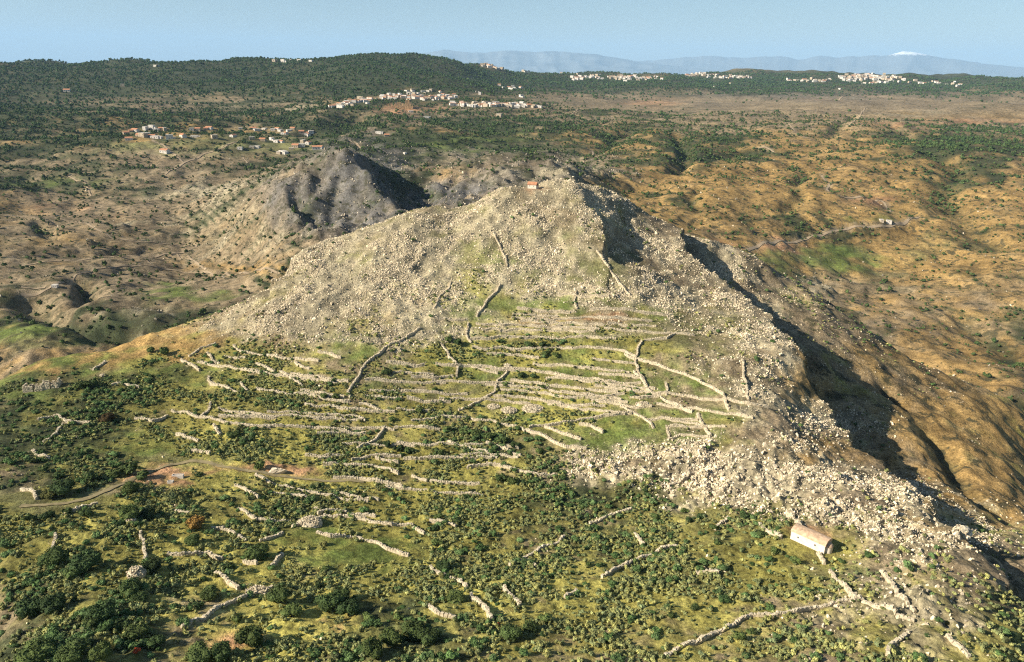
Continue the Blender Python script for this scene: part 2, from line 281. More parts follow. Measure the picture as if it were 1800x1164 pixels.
cov2 = cov ** 1.25 * E; cov2 /= cov2.sum(0)
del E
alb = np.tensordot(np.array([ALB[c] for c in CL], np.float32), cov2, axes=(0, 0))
val = 1 + .16 * nz(25, 80) + .16 * nz(7, 81) + .16 * nz(3, 82) + .14 * nz(1.7, 83)
alb = alb * np.clip(val, .5, 1.6)[None]
# ------------------------------------------------------------------ fine relief
rock = cov2[0] + cov2[8]; scrub = cov2[4] + cov2[5]; mq = cov2[5]
def crag(lam, s): 
    n = nz(lam, s); return np.abs(n) ** .8 * np.sign(n)
def crag_s(lam, s):                   # bedding ledges: relief stretched along the strike of the limestone
    ca_, sa_ = math.cos(.9), math.sin(.9); u = gX * ca_ + gY * sa_; v = -gX * sa_ + gY * ca_
    n = noise(u * .28, v, lam, s) * band(lam); return np.where(n > .1, n * 1.3, n * .3)
fineA = near * (rock * (.8 * crag(12, 100) + .7 * crag(4.5, 101) + 1.1 * crag(2.2, 102) + 1.0 * crag(1.3, 106)) + scrub * (.5 * nz(5, 103) + .35 * nz(2.2, 104)) + .22 * nz(3, 105) + (cov[1] + cov[2]) * (1.3 * crag(19, 107) + .8 * crag(7, 108) + .5 * crag(3, 109)) + cov[0] * (1.3 * crag_s(5.5, 140) + 1.0 * crag_s(2.6, 141)))
fineB = (1 - near) * (np.clip(rock + .7 * cov[8], 0, 1) * (5 * crag(40, 110) + 6 * crag(17, 111) + 5.5 * crag(8, 112) + 3.0 * crag(4, 113)) + mq * (2.4 * nz(22, 114) + 2.4 * nz(11, 115) + 1.6 * nz(6, 117)) + (1 - mq) * (2.2 * crag(34, 119) + 1.7 * nz(14, 116) + 1.1 * nz(6, 118)))
benchB = terrace_zone * sstep(-.35, .25, noise(gX, gY, 120, 121)) * sstep(2200, 1300, gD) * (1 - rock)
benchA = near * (1 - cov[0]) * sstep(340, 270, gD) * sstep(.42, .30, gAz) * np.clip(sstep(0.05, 0.35, scrub + cov2[3] + cov2[7]) + pitch_a, 0, 1)
tri = np.where(fr < .80, fr * .35, .28 + (fr - .8) * 3.6) - fr
gZ = gZ0 + fineA + fineB + tri * step * (.55 * benchA + .5 * benchB)
big = near * sstep(.3, .7, cov[0]) * (.9 * np.abs(noise(gX, gY, 20, 120)) * 2)
gZ = gZ + big
def pick0(px, py, Z=None):
    Z = gZ if Z is None else Z
    az, sl = ray([px], [py]); f = (az[0] - AZ[0]) / (AZ[1] - AZ[0]); i = int(np.clip(f, 0, NA - 2)); t = f - i
    col = Z[:, i] * (1 - t) + Z[:, i + 1] * t; rz = np.exp(LN) * sl[0]
    k = np.argmax(col > rz)
    if k == 0: return None
    a = (rz[k - 1] - col[k - 1]); b = (col[k] - rz[k]); L = LN[k - 1] + (LN[k] - LN[k - 1]) * a / (a + b + 1e-9); D = math.exp(L)
    return np.array([D * math.sin(az[0]), D * math.cos(az[0]), D * sl[0]])
RAV = [([(1190,238),(1207,262),(1203,285),(1190,305)], 16, 16), ([(1345,262),(1290,270),(1235,285)], 10, 22), ([(1640,262),(1690,300),(1660,335),(1700,380),(1740,420)], 14, 26), ([(1500,205),(1470,225),(1455,240)], 9, 14),
 ([(1420,300),(1395,325),(1410,345),(1380,365)], 8, 12), ([(1230,330),(1215,345),(1225,365)], 7, 9), ([(1640,766),(1665,800),(1690,840),(1730,880),(1784,915)], 5, 6), ([(1555,676),(1585,712)], 5, 4),
 ([(45,520),(90,545),(150,560),(230,585)], 16, 16), ([(130,490),(150,500),(150,520)], 12, 10), ([(620,205),(600,225),(560,235)], 22, 45), ([(1110,225),(1080,245),(1050,262)], 14, 30),
 ([(1500,330),(1530,345),(1600,372)], 7, 14), ([(70,395),(90,415)], 8, 10), ([(1700,560),(1740,600),(1784,620)], 8, 14), ([(1600,240),(1560,215)], 8, 16)]
for pts, dep_, wid in RAV:
    Q = [pick0(x, y) for x, y in pts]; Q = [q for q in Q if q is not None]
    best = np.full(gX.shape, 1e9)
    wxx = gX + .35 * wid * noise(gX, gY, wid * 1.5, 130); wyy = gY + .35 * wid * noise(gX, gY, wid * 1.5, 131)
    for a_, b_ in zip(Q[:-1], Q[1:]):
        dx, dy = b_[0] - a_[0], b_[1] - a_[1]; L2 = dx * dx + dy * dy + 1e-6; t = np.clip(((wxx - a_[0]) * dx + (wyy - a_[1]) * dy) / L2, 0, 1)
        best = np.minimum(best, np.hypot(wxx - a_[0] - t * dx, wyy - a_[1] - t * dy))
    offA = (1 - near) if pts[0][0] not in (1640, 1555) or pts[0][1] < 600 else 1.0
    g = np.exp(-(best / wid) ** 2) * offA; gZ = gZ - dep_ * g
    gg = .75 * np.exp(-(best / (wid * .8)) ** 2) * np.clip(.6 + .8 * nz(9, 132), 0, 1) * offA; mqc = np.array(ALB['maquis'], np.float32)[:, None, None]; alb = alb * (1 - gg) + mqc * gg; cov2[5] = np.maximum(cov2[5], gg * .7)
# footing for the two chapels
def flatten(px, py, rad):
    p = pick0(px, py); d = np.hypot(gX - p[0], gY - p[1]); w = sstep(rad * 1.8, rad, d)
    gZ[:] = gZ * (1 - w) + p[2] * w
    return p
FLAT = [flatten(1424, 958, 6.5), flatten(936, 331, 4.5)]
def height(x, y):
    """ground height (world) at x, y"""
    x = np.asarray(x, float); y = np.asarray(y, float)
    az = np.arctan2(x, y); ln = np.log(np.hypot(x, y))
    f = np.clip((az - AZ[0]) / (AZ[1] - AZ[0]), 0, NA - 1.001); i = f.astype(int); t = f - i
    k = np.clip(np.searchsorted(LN, ln) - 1, 0, NR - 2); s = np.clip((ln - LN[k]) / (LN[k + 1] - LN[k]), 0, 1)
    return (gZ[k, i] * (1 - t) + gZ[k, i + 1] * t) * (1 - s) + (gZ[k + 1, i] * (1 - t) + gZ[k + 1, i + 1] * t) * s + CAM_H
def lookup(G, x, y):
    az = np.arctan2(x, y); ln = np.log(np.hypot(x, y))
    i = np.clip(((az - AZ[0]) / (AZ[1] - AZ[0]) + .5).astype(int), 0, NA - 1); k = np.clip(np.searchsorted(LN, ln), 0, NR - 1)
    return G[k, i]
def pick(px, py):
    p = pick0(px, py)
    if p is None: return None
    return Vector((p[0], p[1], p[2] + CAM_H))

# ------------------------------------------------------------------ material helpers
def new_mat(name, rough=.9, spec=.15):
    m = bpy.data.materials.new(name); m.use_nodes = True; nt = m.node_tree; b = nt.nodes['Principled BSDF']
    b.inputs['Roughness'].default_value = rough; b.inputs['Specular IOR Level'].default_value = spec
    return m, nt, b
def mat(name, col, var=.25, scale=1.0, bump=0.0, rough=.9, tint=False, detail=4):
    m, nt, b = new_mat(name, rough)
    tc = nt.nodes.new('ShaderNodeNewGeometry'); ns = nt.nodes.new('ShaderNodeTexNoise'); ns.inputs['Scale'].default_value = scale; ns.inputs['Detail'].default_value = detail
    nt.links.new(tc.outputs['Position'], ns.inputs['Vector'])
    rp = nt.nodes.new('ShaderNodeMapRange'); rp.inputs[1].default_value = .3; rp.inputs[2].default_value = .7; rp.inputs[3].default_value = 1 - var; rp.inputs[4].default_value = 1 + var
    nt.links.new(ns.outputs['Fac'], rp.inputs[0])
    mx_ = nt.nodes.new('ShaderNodeVectorMath'); mx_.operation = 'SCALE'; mx_.inputs[0].default_value = col
    nt.links.new(rp.outputs[0], mx_.inputs['Scale'])
    last = mx_.outputs[0]
    if tint:
        at = nt.nodes.new('ShaderNodeAttribute'); at.attribute_type = 'INSTANCER'; at.attribute_name = 'tint'
        m2 = nt.nodes.new('ShaderNodeVectorMath'); m2.operation = 'MULTIPLY'; nt.links.new(last, m2.inputs[0]); nt.links.new(at.outputs['Vector'], m2.inputs[1]); last = m2.outputs[0]
    nt.links.new(last, b.inputs['Base Color'])
    if bump:
        bp = nt.nodes.new('ShaderNodeBump'); bp.inputs['Strength'].default_value = bump; bp.inputs['Distance'].default_value = .3
        nt.links.new(ns.outputs['Fac'], bp.inputs['Height']); nt.links.new(bp.outputs[0], b.inputs['Normal'])
    return m
# ------------------------------------------------------------------ terrain mesh
SPECK = np.clip((1 - near) * (.85 - .5 * cov2[3]) + near * (.15 + .8 * (cov[1] + cov[2]) * sstep(.30, .42, gAz)), 0, 1)
def grid_object(name, X, Y, Z, col, m):
    nr, nc = X.shape; me = bpy.data.meshes.new(name)
    me.vertices.add(nr * nc); me.vertices.foreach_set('co', np.stack([X, Y, Z], -1).astype(np.float32).ravel())
    idx = np.arange(nr * nc).reshape(nr, nc)
    q = np.stack([idx[:-1, :-1], idx[:-1, 1:], idx[1:, 1:], idx[1:, :-1]], -1).reshape(-1, 4)[:, ::-1]
    nf = len(q); me.loops.add(nf * 4); me.loops.foreach_set('vertex_index', q.astype(np.int32).ravel())
    me.polygons.add(nf); me.polygons.foreach_set('loop_start', np.arange(0, nf * 4, 4, dtype=np.int32))
    me.update(calc_edges=True)
    if col is not None:
        ca = me.attributes.new('cover', 'FLOAT_COLOR', 'POINT'); rgba = np.ones((nr * nc, 4), np.float32); rgba[:, 3] = SPECK.reshape(-1); rgba[:, :3] = col.reshape(3, -1).T
        ca.data.foreach_set('color', rgba.ravel())
    me.materials.append(m); o = bpy.data.objects.new(name, me); C.objects.link(o); return o
gm, nt, b = new_mat('ground_cover', .95, .1)
at = nt.nodes.new('ShaderNodeAttribute'); at.attribute_name = 'cover'
geo = nt.nodes.new('ShaderNodeNewGeometry')
na_ = nt.nodes.new('ShaderNodeTexNoise'); na_.inputs['Scale'].default_value = 1.1; na_.inputs['Detail'].default_value = 5; na_.inputs['Roughness'].default_value = .7
nt.links.new(geo.outputs['Position'], na_.inputs['Vector'])
mr = nt.nodes.new('ShaderNodeMapRange'); mr.inputs[1].default_value = .33; mr.inputs[2].default_value = .67; mr.inputs[3].default_value = .48; mr.inputs[4].default_value = 1.5
nt.links.new(na_.outputs['Fac'], mr.inputs[0])
vm = nt.nodes.new('ShaderNodeVectorMath'); vm.operation = 'SCALE'; nt.links.new(at.outputs['Color'], vm.inputs[0]); nt.links.new(mr.outputs[0], vm.inputs['Scale'])
def tex(sc, det, ro, lo, hi, a, b2):
    t = nt.nodes.new('ShaderNodeTexNoise'); t.inputs['Scale'].default_value = sc; t.inputs['Detail'].default_value = det; t.inputs['Roughness'].default_value = ro; nt.links.new(geo.outputs['Position'], t.inputs['Vector'])
    m = nt.nodes.new('ShaderNodeMapRange'); nt.links.new(t.outputs['Fac'], m.inputs[0])
    for k_, v_ in zip((1, 2, 3, 4), (lo, hi, a, b2)): m.inputs[k_].default_value = v_
    return m.outputs[0]
v2 = nt.nodes.new('ShaderNodeVectorMath'); v2.operation = 'SCALE'; nt.links.new(vm.outputs[0], v2.inputs[0]); nt.links.new(tex(.16, 9, .78, .36, .64, .55, 1.42), v2.inputs['Scale'])
spk = tex(.11, 7, .72, .53, .585, 0, 1); mu = nt.nodes.new('ShaderNodeMath'); mu.operation = 'MULTIPLY'; nt.links.new(spk, mu.inputs[0]); nt.links.new(at.outputs['Alpha'], mu.inputs[1])
mxs = nt.nodes.new('ShaderNodeMix'); mxs.data_type = 'RGBA'; nt.links.new(mu.outputs[0], mxs.inputs[0]); nt.links.new(v2.outputs[0], mxs.inputs[6]); mxs.inputs[7].default_value = (.062, .058, .032, 1)
v3 = nt.nodes.new('ShaderNodeVectorMath'); v3.operation = 'SCALE'; nt.links.new(mxs.outputs[2], v3.inputs[0]); nt.links.new(tex(.014, 8, .72, .36, .64, .68, 1.32), v3.inputs['Scale']); nt.links.new(v3.outputs[0], b.inputs['Base Color'])
bp = nt.nodes.new('ShaderNodeBump'); bp.inputs['Strength'].default_value = .9; bp.inputs['Distance'].default_value = .7; nt.links.new(na_.outputs['Fac'], bp.inputs['Height']); nt.links.new(bp.outputs[0], b.inputs['Normal'])
dA = AZ[1] - AZ[0]; cellA = gD * dA * np.gradient(np.exp(LN))[:, None]
# ------------------------------------------------------------------ sea, far mountains, haze
def plain_sheet(name, x0, x1, y0, y1, z, m):
    me = bpy.data.meshes.new(name); me.from_pydata([(x0, y0, z), (x1, y0, z), (x1, y1, z), (x0, y1, z)], [], [(0, 1, 2, 3)]); me.materials.append(m)
    o = bpy.data.objects.new(name, me); C.objects.link(o); o['kind'] = 'structure'; return o
sea_m, snt, sb = new_mat('sea_water', .25, .5); sb.inputs['Base Color'].default_value = (.02, .06, .10, 1)
plain_sheet('sea', -90000, 90000, -2000, 90000, 0.0, sea_m)
def far_range(name, pts, D, depth, seed, m, snow=False):
    p = np.array(pts, float); xs = np.arange(p[0, 0], p[-1, 0], 2.0); ys = np.interp(xs, p[:, 0], p[:, 1])
    ys = ys + 1.6 * noise(xs * 1.0, xs * 0 + seed, 38, seed) + .8 * noise(xs, xs * 0 + seed, 13, seed + 1)
    az, sl = ray(xs, ys); ztop = D * sl + CAM_H
    rows = np.linspace(-1, 1, 25); X, Y, Z = [], [], []
    for r_ in rows:
        d = D + r_ * depth; x = d * np.sin(az); y = d * np.cos(az)
        prof = 1 - abs(r_) ** 1.1; rg = 1 - np.abs(noise(x, y, depth * .35, seed + 5)) * (1.2 * (1 - prof)) - .3 * np.abs(noise(x, y, depth * .12, seed + 6)) * (1 - prof)
        X.append(x); Y.append(y); Z.append(np.maximum(ztop * prof * rg, -20) if abs(r_) < 1 else x * 0 - 20)
    o = grid_object(name, np.array(X), np.array(Y), np.array(Z), None, m); o['kind'] = 'structure'; return o
mtn = mat('mountain_rock', (.16, .17, .17), .3, .001)
mtn2, nt, b = new_mat('snowy_mountain_rock', .9, .2)
ge = nt.nodes.new('ShaderNodeNewGeometry'); sx = nt.nodes.new('ShaderNodeSeparateXYZ'); nt.links.new(ge.outputs['Position'], sx.inputs[0])
nn = nt.nodes.new('ShaderNodeTexNoise'); nn.inputs['Scale'].default_value = .004; nn.inputs['Detail'].default_value = 6; nt.links.new(ge.outputs['Position'], nn.inputs['Vector'])
ma = nt.nodes.new('ShaderNodeMath'); ma.operation = 'MULTIPLY_ADD'; ma.inputs[1].default_value = 500; nt.links.new(nn.outputs['Fac'], ma.inputs[0]); nt.links.new(sx.outputs[2], ma.inputs[2])
mp = nt.nodes.new('ShaderNodeMapRange'); mp.inputs[1].default_value = 1880; mp.inputs[2].default_value = 1980; nt.links.new(ma.outputs[0], mp.inputs[0])
mi = nt.nodes.new('ShaderNodeMix'); mi.data_type = 'RGBA'; mi.inputs[6].default_value = (.16, .17, .17, 1); mi.inputs[7].default_value = (.95, .95, .95, 1); nt.links.new(mp.outputs[0], mi.inputs[0]); nt.links.new(mi.outputs[2], b.inputs['Base Color'])
far_range('far_mountains', [(560,106),(620,98),(690,96),(755,92),(780,87),(830,93),(900,89),(960,91),(1000,91),(1060,98),(1130,109),(1200,118),(1260,124)], 50000, 6500, 3, mtn)
far_range('snowy_mountains', [(1040,122),(1100,109),(1160,105),(1200,101),(1250,98),(1300,102),(1370,99),(1404,105),(1440,98),(1470,101),(1520,99),(1560,97),(1590,90),(1612,92),(1640,99),(1700,108),(1740,114),(1800,119),(1900,128)], 55000, 7500, 7, mtn2)
hm = bpy.data.meshes.new('haze')
X0, X1, Y0, Y1, Z0, Z1 = -91000, 91000, -3000, 91000, -25.0, 3200.0
# the sea bed side: the box starts under the lowest ground
hv = [(x, y, z) for z in (Z0, Z1) for y in (Y0, Y1) for x in (X0, X1)]
hm.from_pydata(hv, [], [f[::-1] for f in ((0, 1, 3, 2), (4, 6, 7, 5), (0, 4, 5, 1), (2, 3, 7, 6), (0, 2, 6, 4), (1, 5, 7, 3))])
hz_m = bpy.data.materials.new('haze_air'); hz_m.use_nodes = True; n = hz_m.node_tree; n.nodes.clear()
ho = n.nodes.new('ShaderNodeOutputMaterial'); pv = n.nodes.new('ShaderNodeVolumePrincipled'); pv.inputs['Color'].default_value = (.47, .73, 1.0, 1); pv.inputs['Density'].default_value = 2.2e-5; pv.inputs['Anisotropy'].default_value = 0.0
n.links.new(pv.outputs[0], ho.inputs['Volume']); hm.materials.append(hz_m)
hz = bpy.data.objects.new('haze', hm); C.objects.link(hz); hz['kind'] = 'stuff'; hz['label'] = 'pale blue haze in the air over the whole landscape'
# ------------------------------------------------------------------ small mesh kit
def link(o): C.objects.link(o); return o
def mesh_from(name, V, F, m, parent=None, smooth=False):
    me = bpy.data.meshes.new(name); me.from_pydata([tuple(v) for v in V], [], [tuple(f) for f in F]); me.update()
    me.materials.append(m)
    if smooth: me.shade_smooth()
    o = link(bpy.data.objects.new(name, me)); o.parent = parent; return o
def tag(o, label, cat, group=None, kind=None):
    o['label'] = label; o['category'] = cat
    if group: o['group'] = group
    if kind: o['kind'] = kind
    return o
def empty(name, loc, rz=0.0):
    o = link(bpy.data.objects.new(name, None)); o.location = loc; o.rotation_euler = (0, 0, rz); o.empty_display_size = 1; return o
class MB:
    def __init__(s): s.V = []; s.F = []
    def add(s, V, F): n = len(s.V); s.V += [tuple(v) for v in V]; s.F += [tuple(i + n for i in f) for f in F]
    def box(s, x0, x1, y0, y1, z0, z1, j=0.0):
        r = (lambda: random.uniform(-j, j)) if j else (lambda: 0.0)
        s.add([(x + r(), y + r(), z + r()) for z in (z0, z1) for y in (y0, y1) for x in (x0, x1)],
              [(0, 2, 3, 1), (4, 5, 7, 6), (0, 1, 5, 4), (2, 6, 7, 3), (0, 4, 6, 2), (1, 3, 7, 5)])
    def build(s, name, m, parent=None, smooth=False): return mesh_from(name, s.V, s.F, m, parent, smooth)
def ico(sub):
    import bmesh
    b = bmesh.new(); bmesh.ops.create_icosphere(b, subdivisions=sub, radius=1.0)
    V = np.array([v.co[:] for v in b.verts]); F = [tuple(v.index for v in f.verts) for f in b.faces]; b.free(); return V, F
ICO1, ICO2, ICO3 = ico(1), ico(2), ico(3)
def boulder_geo(seed, sub=ICO2):
    r = np.random.default_rng(seed); V, F = sub; V = V.copy()
    V += r.normal(size=V.shape) * .10
    for _ in range(7):                                   # plane cuts give flat broken faces
        n = r.normal(size=3); n /= np.linalg.norm(n); d = r.uniform(.28, .75)
        k = V @ n; V -= np.where(k > d, k - d, 0)[:, None] * n
    V *= np.array([1, r.uniform(.5, .85), r.uniform(.7, 1.35)]); V += r.normal(size=V.shape) * .035
    V[:, 2] += .25; return V, F
def leaf_cards(r, centres, radii, n, size, flat=0.75):
    """leaf-sized faces spread over overlapping lobes"""
    k = r.integers(0, len(centres), n); d = r.normal(size=(n, 3)); d /= np.linalg.norm(d, axis=1)[:, None]; d[:, 2] = np.where(d[:, 2] < -.35, -d[:, 2], d[:, 2])
    p = centres[k] + d * radii[k][:, None] * np.array([1, 1, flat]) * r.uniform(.78, 1.06, n)[:, None]
    nn = d + r.normal(size=(n, 3)) * .55; nn /= np.linalg.norm(nn, axis=1)[:, None]
    t = np.cross(nn, r.normal(size=(n, 3))); t /= np.linalg.norm(t, axis=1)[:, None]; bt = np.cross(nn, t)
    s = size * r.uniform(.6, 1.4, n)[:, None]
    V = np.stack([p - t * s, p + bt * s * .8, p + t * s, p - bt * s * .8], 1).reshape(-1, 3)
    return V, [(4 * i, 4 * i + 1, 4 * i + 2, 4 * i + 3) for i in range(n)]
def crown_geo(seed, lobes, n, size, spread=.55, flat=.75, core=True, zc=.45):
    r = np.random.default_rng(seed); a = r.uniform(0, 2 * math.pi, lobes); q = spread * np.sqrt(r.uniform(0, 1, lobes))
    c = np.stack([q * np.cos(a), q * np.sin(a), zc + r.uniform(-.12, .22, lobes)], 1); rad = r.uniform(.38, .62, lobes)
    V, F = leaf_cards(r, c, rad, n, size, flat)
    Vs, Fs = [V], list(F); m = len(V)
    if core:
        for i in range(lobes):
            v = ICO1[0] * rad[i] * .86 * np.array([1, 1, flat]) * r.uniform(.85, 1.1, (len(ICO1[0]), 1)) + c[i]
            Vs.append(v); Fs += [tuple(j + m for j in f) for f in ICO1[1]]; m += len(v)
    return np.concatenate(Vs), Fs

# ------------------------------------------------------------------ materials
M_rock = mat('limestone', (.63, .55, .42), .32, 1.6, .4, tint=True)
M_wall = mat('dry_stone', (.50, .42, .29), .34, 1.8, .4)
M_cush = mat('spurge_leaves', (.30, .30, .11), .4, .8, 0, tint=True)
M_dark = mat('evergreen_leaves', (.058, .088, .032), .35, .6, 0, tint=True)
M_bark = mat('bark', (.10, .075, .05), .3, 3)
M_track = mat('track_dirt', (.33, .25, .16), .18, .25)
M_path = mat('grassy_track', (.26, .21, .11), .25, .6)
M_white = mat('whitewash', (.66, .60, .52), .08, .3)
M_cream = mat('cream_render', (.55, .45, .33), .1, .3)
M_stoneh = mat('pale_house_stone', (.42, .34, .24), .2, .5)
M_tile = mat('terracotta', (.46, .22, .12), .2, 1.0)
M_flat = mat('roof_screed', (.52, .47, .40), .15, .5)
M_glass = mat('window_dark', (.04, .045, .05), .1, 1, rough=.3)
M_chw = mat('chapel_plaster', (.72, .62, .50), .14, 1.2, .2)
M_chr = mat('chapel_roof_plaster', (.52, .36, .23), .3, 1.6, .3)

# ------------------------------------------------------------------ scattering
protos = {}
def proto_collection(name, geos, m):
    col = bpy.data.collections.new(name)
    for i, (V, F) in enumerate(geos):
        me = bpy.data.meshes.new(name); me.from_pydata(V.tolist() if hasattr(V, 'tolist') else V, [], F); me.materials.append(m); me.update()
        col.objects.link(bpy.data.objects.new('%s_kind_%02d' % (name, i), me))
    protos[name] = [o.data for o in col.objects]
    return col
def scatter(name, label, col, P, S, rot, tint, sink=0.1):
    n = len(P); P = P.copy()
    me = bpy.data.meshes.new(name); me.vertices.add(n); me.vertices.foreach_set('co', P.astype(np.float32).ravel())
    me.attributes.new('scl', 'FLOAT_VECTOR', 'POINT').data.foreach_set('vector', S.astype(np.float32).ravel())
    me.attributes.new('rot', 'FLOAT_VECTOR', 'POINT').data.foreach_set('vector', rot.astype(np.float32).ravel())
    me.attributes.new('tint', 'FLOAT_VECTOR', 'POINT').data.foreach_set('vector', tint.astype(np.float32).ravel())
    me.attributes.new('pick', 'INT', 'POINT').data.foreach_set('value', rng.integers(0, len(col.objects), n).astype(np.int32))
    me.update()
    o = link(bpy.data.objects.new(name, me)); o['kind'] = 'stuff'; o['label'] = label
    g = bpy.data.node_groups.new(name, 'GeometryNodeTree')
    g.interface.new_socket('Geometry', in_out='INPUT', socket_type='NodeSocketGeometry'); g.interface.new_socket('Geometry', in_out='OUTPUT', socket_type='NodeSocketGeometry')
    gi = g.nodes.new('NodeGroupInput'); go = g.nodes.new('NodeGroupOutput'); ip = g.nodes.new('GeometryNodeInstanceOnPoints'); ci = g.nodes.new('GeometryNodeCollectionInfo')
    mp_ = g.nodes.new('GeometryNodeMeshToPoints')
    ci.inputs['Collection'].default_value = col; ci.inputs['Separate Children'].default_value = True; ci.inputs['Reset Children'].default_value = True
    def na(nm, ty):
        k = g.nodes.new('GeometryNodeInputNamedAttribute'); k.data_type = ty; k.inputs[0].default_value = nm; return k.outputs[0]
    e2r = g.nodes.new('FunctionNodeEulerToRotation')
    g.links.new(gi.outputs[0], mp_.inputs[0]); g.links.new(mp_.outputs[0], ip.inputs['Points']); g.links.new(ci.outputs[0], ip.inputs['Instance']); ip.inputs['Pick Instance'].default_value = True
    g.links.new(na('pick', 'INT'), ip.inputs['Instance Index']); g.links.new(na('rot', 'FLOAT_VECTOR'), e2r.inputs[0]); g.links.new(e2r.outputs[0], ip.inputs['Rotation'])
    g.links.new(na('scl', 'FLOAT_VECTOR'), ip.inputs['Scale']); g.links.new(ip.outputs[0], go.inputs[0])
    md = o.modifiers.new('scatter', 'NODES'); md.node_group = g
    return o

vis_az = (np.abs(gAz) < R(44))
def sow(dens, cap=None):
    lam = dens * cellA * vis_az; tot = lam.sum()
    if cap and tot > cap: lam = lam * cap / tot
    n = rng.poisson(lam); k, i = np.nonzero(n); rep = n[k, i]; k = np.repeat(k, rep); i = np.repeat(i, rep)
    az = AZ[i] + (rng.random(len(i)) - .5) * dA; ln = LN[k] + (rng.random(len(k)) - .5) * np.gradient(LN)[k]
    D = np.exp(ln); x = D * np.sin(az); y = D * np.cos(az)
    return np.stack([x, y, height(x, y)], 1), k, i
def spread(n, lo, hi, p=2.0): return lo + (hi - lo) * rng.random(n) ** p
def rots(n, tilt): return np.stack([rng.normal(size=n) * tilt, rng.normal(size=n) * tilt, rng.random(n) * 6.283], 1)
def scl3(s, j=.2): return s[:, None] * (1 + rng.normal(size=(len(s), 3)) * j).clip(.5, 1.6)
def tints(n, a, b_, var=.15):
    t = rng.random((n, 1)); return (np.array(a) * (1 - t) + np.array(b_) * t) * (1 + rng.normal(size=(n, 1)) * var).clip(.5, 1.6)
# ------------------------------------------------------------------ landmarks (what a label can point to), in picture points of the survey
MARKS = [(1425,955,'the long pale chapel'),(936,330,'the small red-roofed chapel on the summit'),(290,840,'the bare red earth patch with the small white trough'),(450,835,'the red earth strip beside the dirt track'),
 (1200,835,'the white boulder outcrop'),(940,717,'the big oval heap of cleared stones'),(345,917,'the russet and yellow bush'),(860,768,'the long dark thicket under the curved terrace'),(160,605,'the orange grass spur'),
 (90,682,'the roofless stone hut ruin'),(1205,758,'the little walled paddock'),(1450,730,'the dark cliff edge'),(970,622,'the dark bush clump on the middle terraces'),(490,828,'the pale pointed rock'),(545,918,'the grey stone pile where two walls meet'),
 (240,1005,'the grey stone cone in the scrub'),(95,885,'the dirt track near the picture edge'),(400,1070,'the long diagonal rubble wall'),(850,1070,'the pinkish terrace wall ending in a dark thicket'),(1430,1075,'the long curved wall under the chapel'),
 (720,665,'the terraces under the bare rock slope'),(1120,640,'the black-shadowed winding wall'),(1000,540,'the green strip fields high on the slope'),(640,1110,'the dark thickets at the bottom edge'),(620,630,'the straight wall running down from the rock slope'),
 (1690,945,'the hollow boulder on the right brink'),(870,450,'the bare rock slope under the summit'),(1560,1080,'the rubble field at the lower right'),(1000,980,'the two parallel diagonal walls'),(110,745,'the broken walls beside the brown bush'),(360,650,'the walls at the foot of the rock slope'),
 (1150,1100,'the grey-green scrub at the bottom'),(620,940,'the small green meadow'),(600,815,'the long pale terraces left of the thicket'),(1250,900,'the scrub below the boulder outcrop'),(80,1060,'the shaded scrub in the lower corner')]
MK = np.array([(a, b_) for a, b_, _ in MARKS], float)
def near_mark(px, py, skip=None):
    d = np.hypot(MK[:, 0] - px, (MK[:, 1] - py) * 1.4); k = int(np.argmin(d)); dx, dy = px - MK[k, 0], (py - MK[k, 1]) * 1.4
    if d[k] < 22: w = 'right by'
    elif abs(dx) > abs(dy): w = 'to the right of' if dx > 0 else 'to the left of'
    else: w = 'downhill of' if dy > 0 and MK[k, 1] > 560 else ('below' if dy > 0 else 'above')
    return k, w + ' ' + MARKS[k][2]

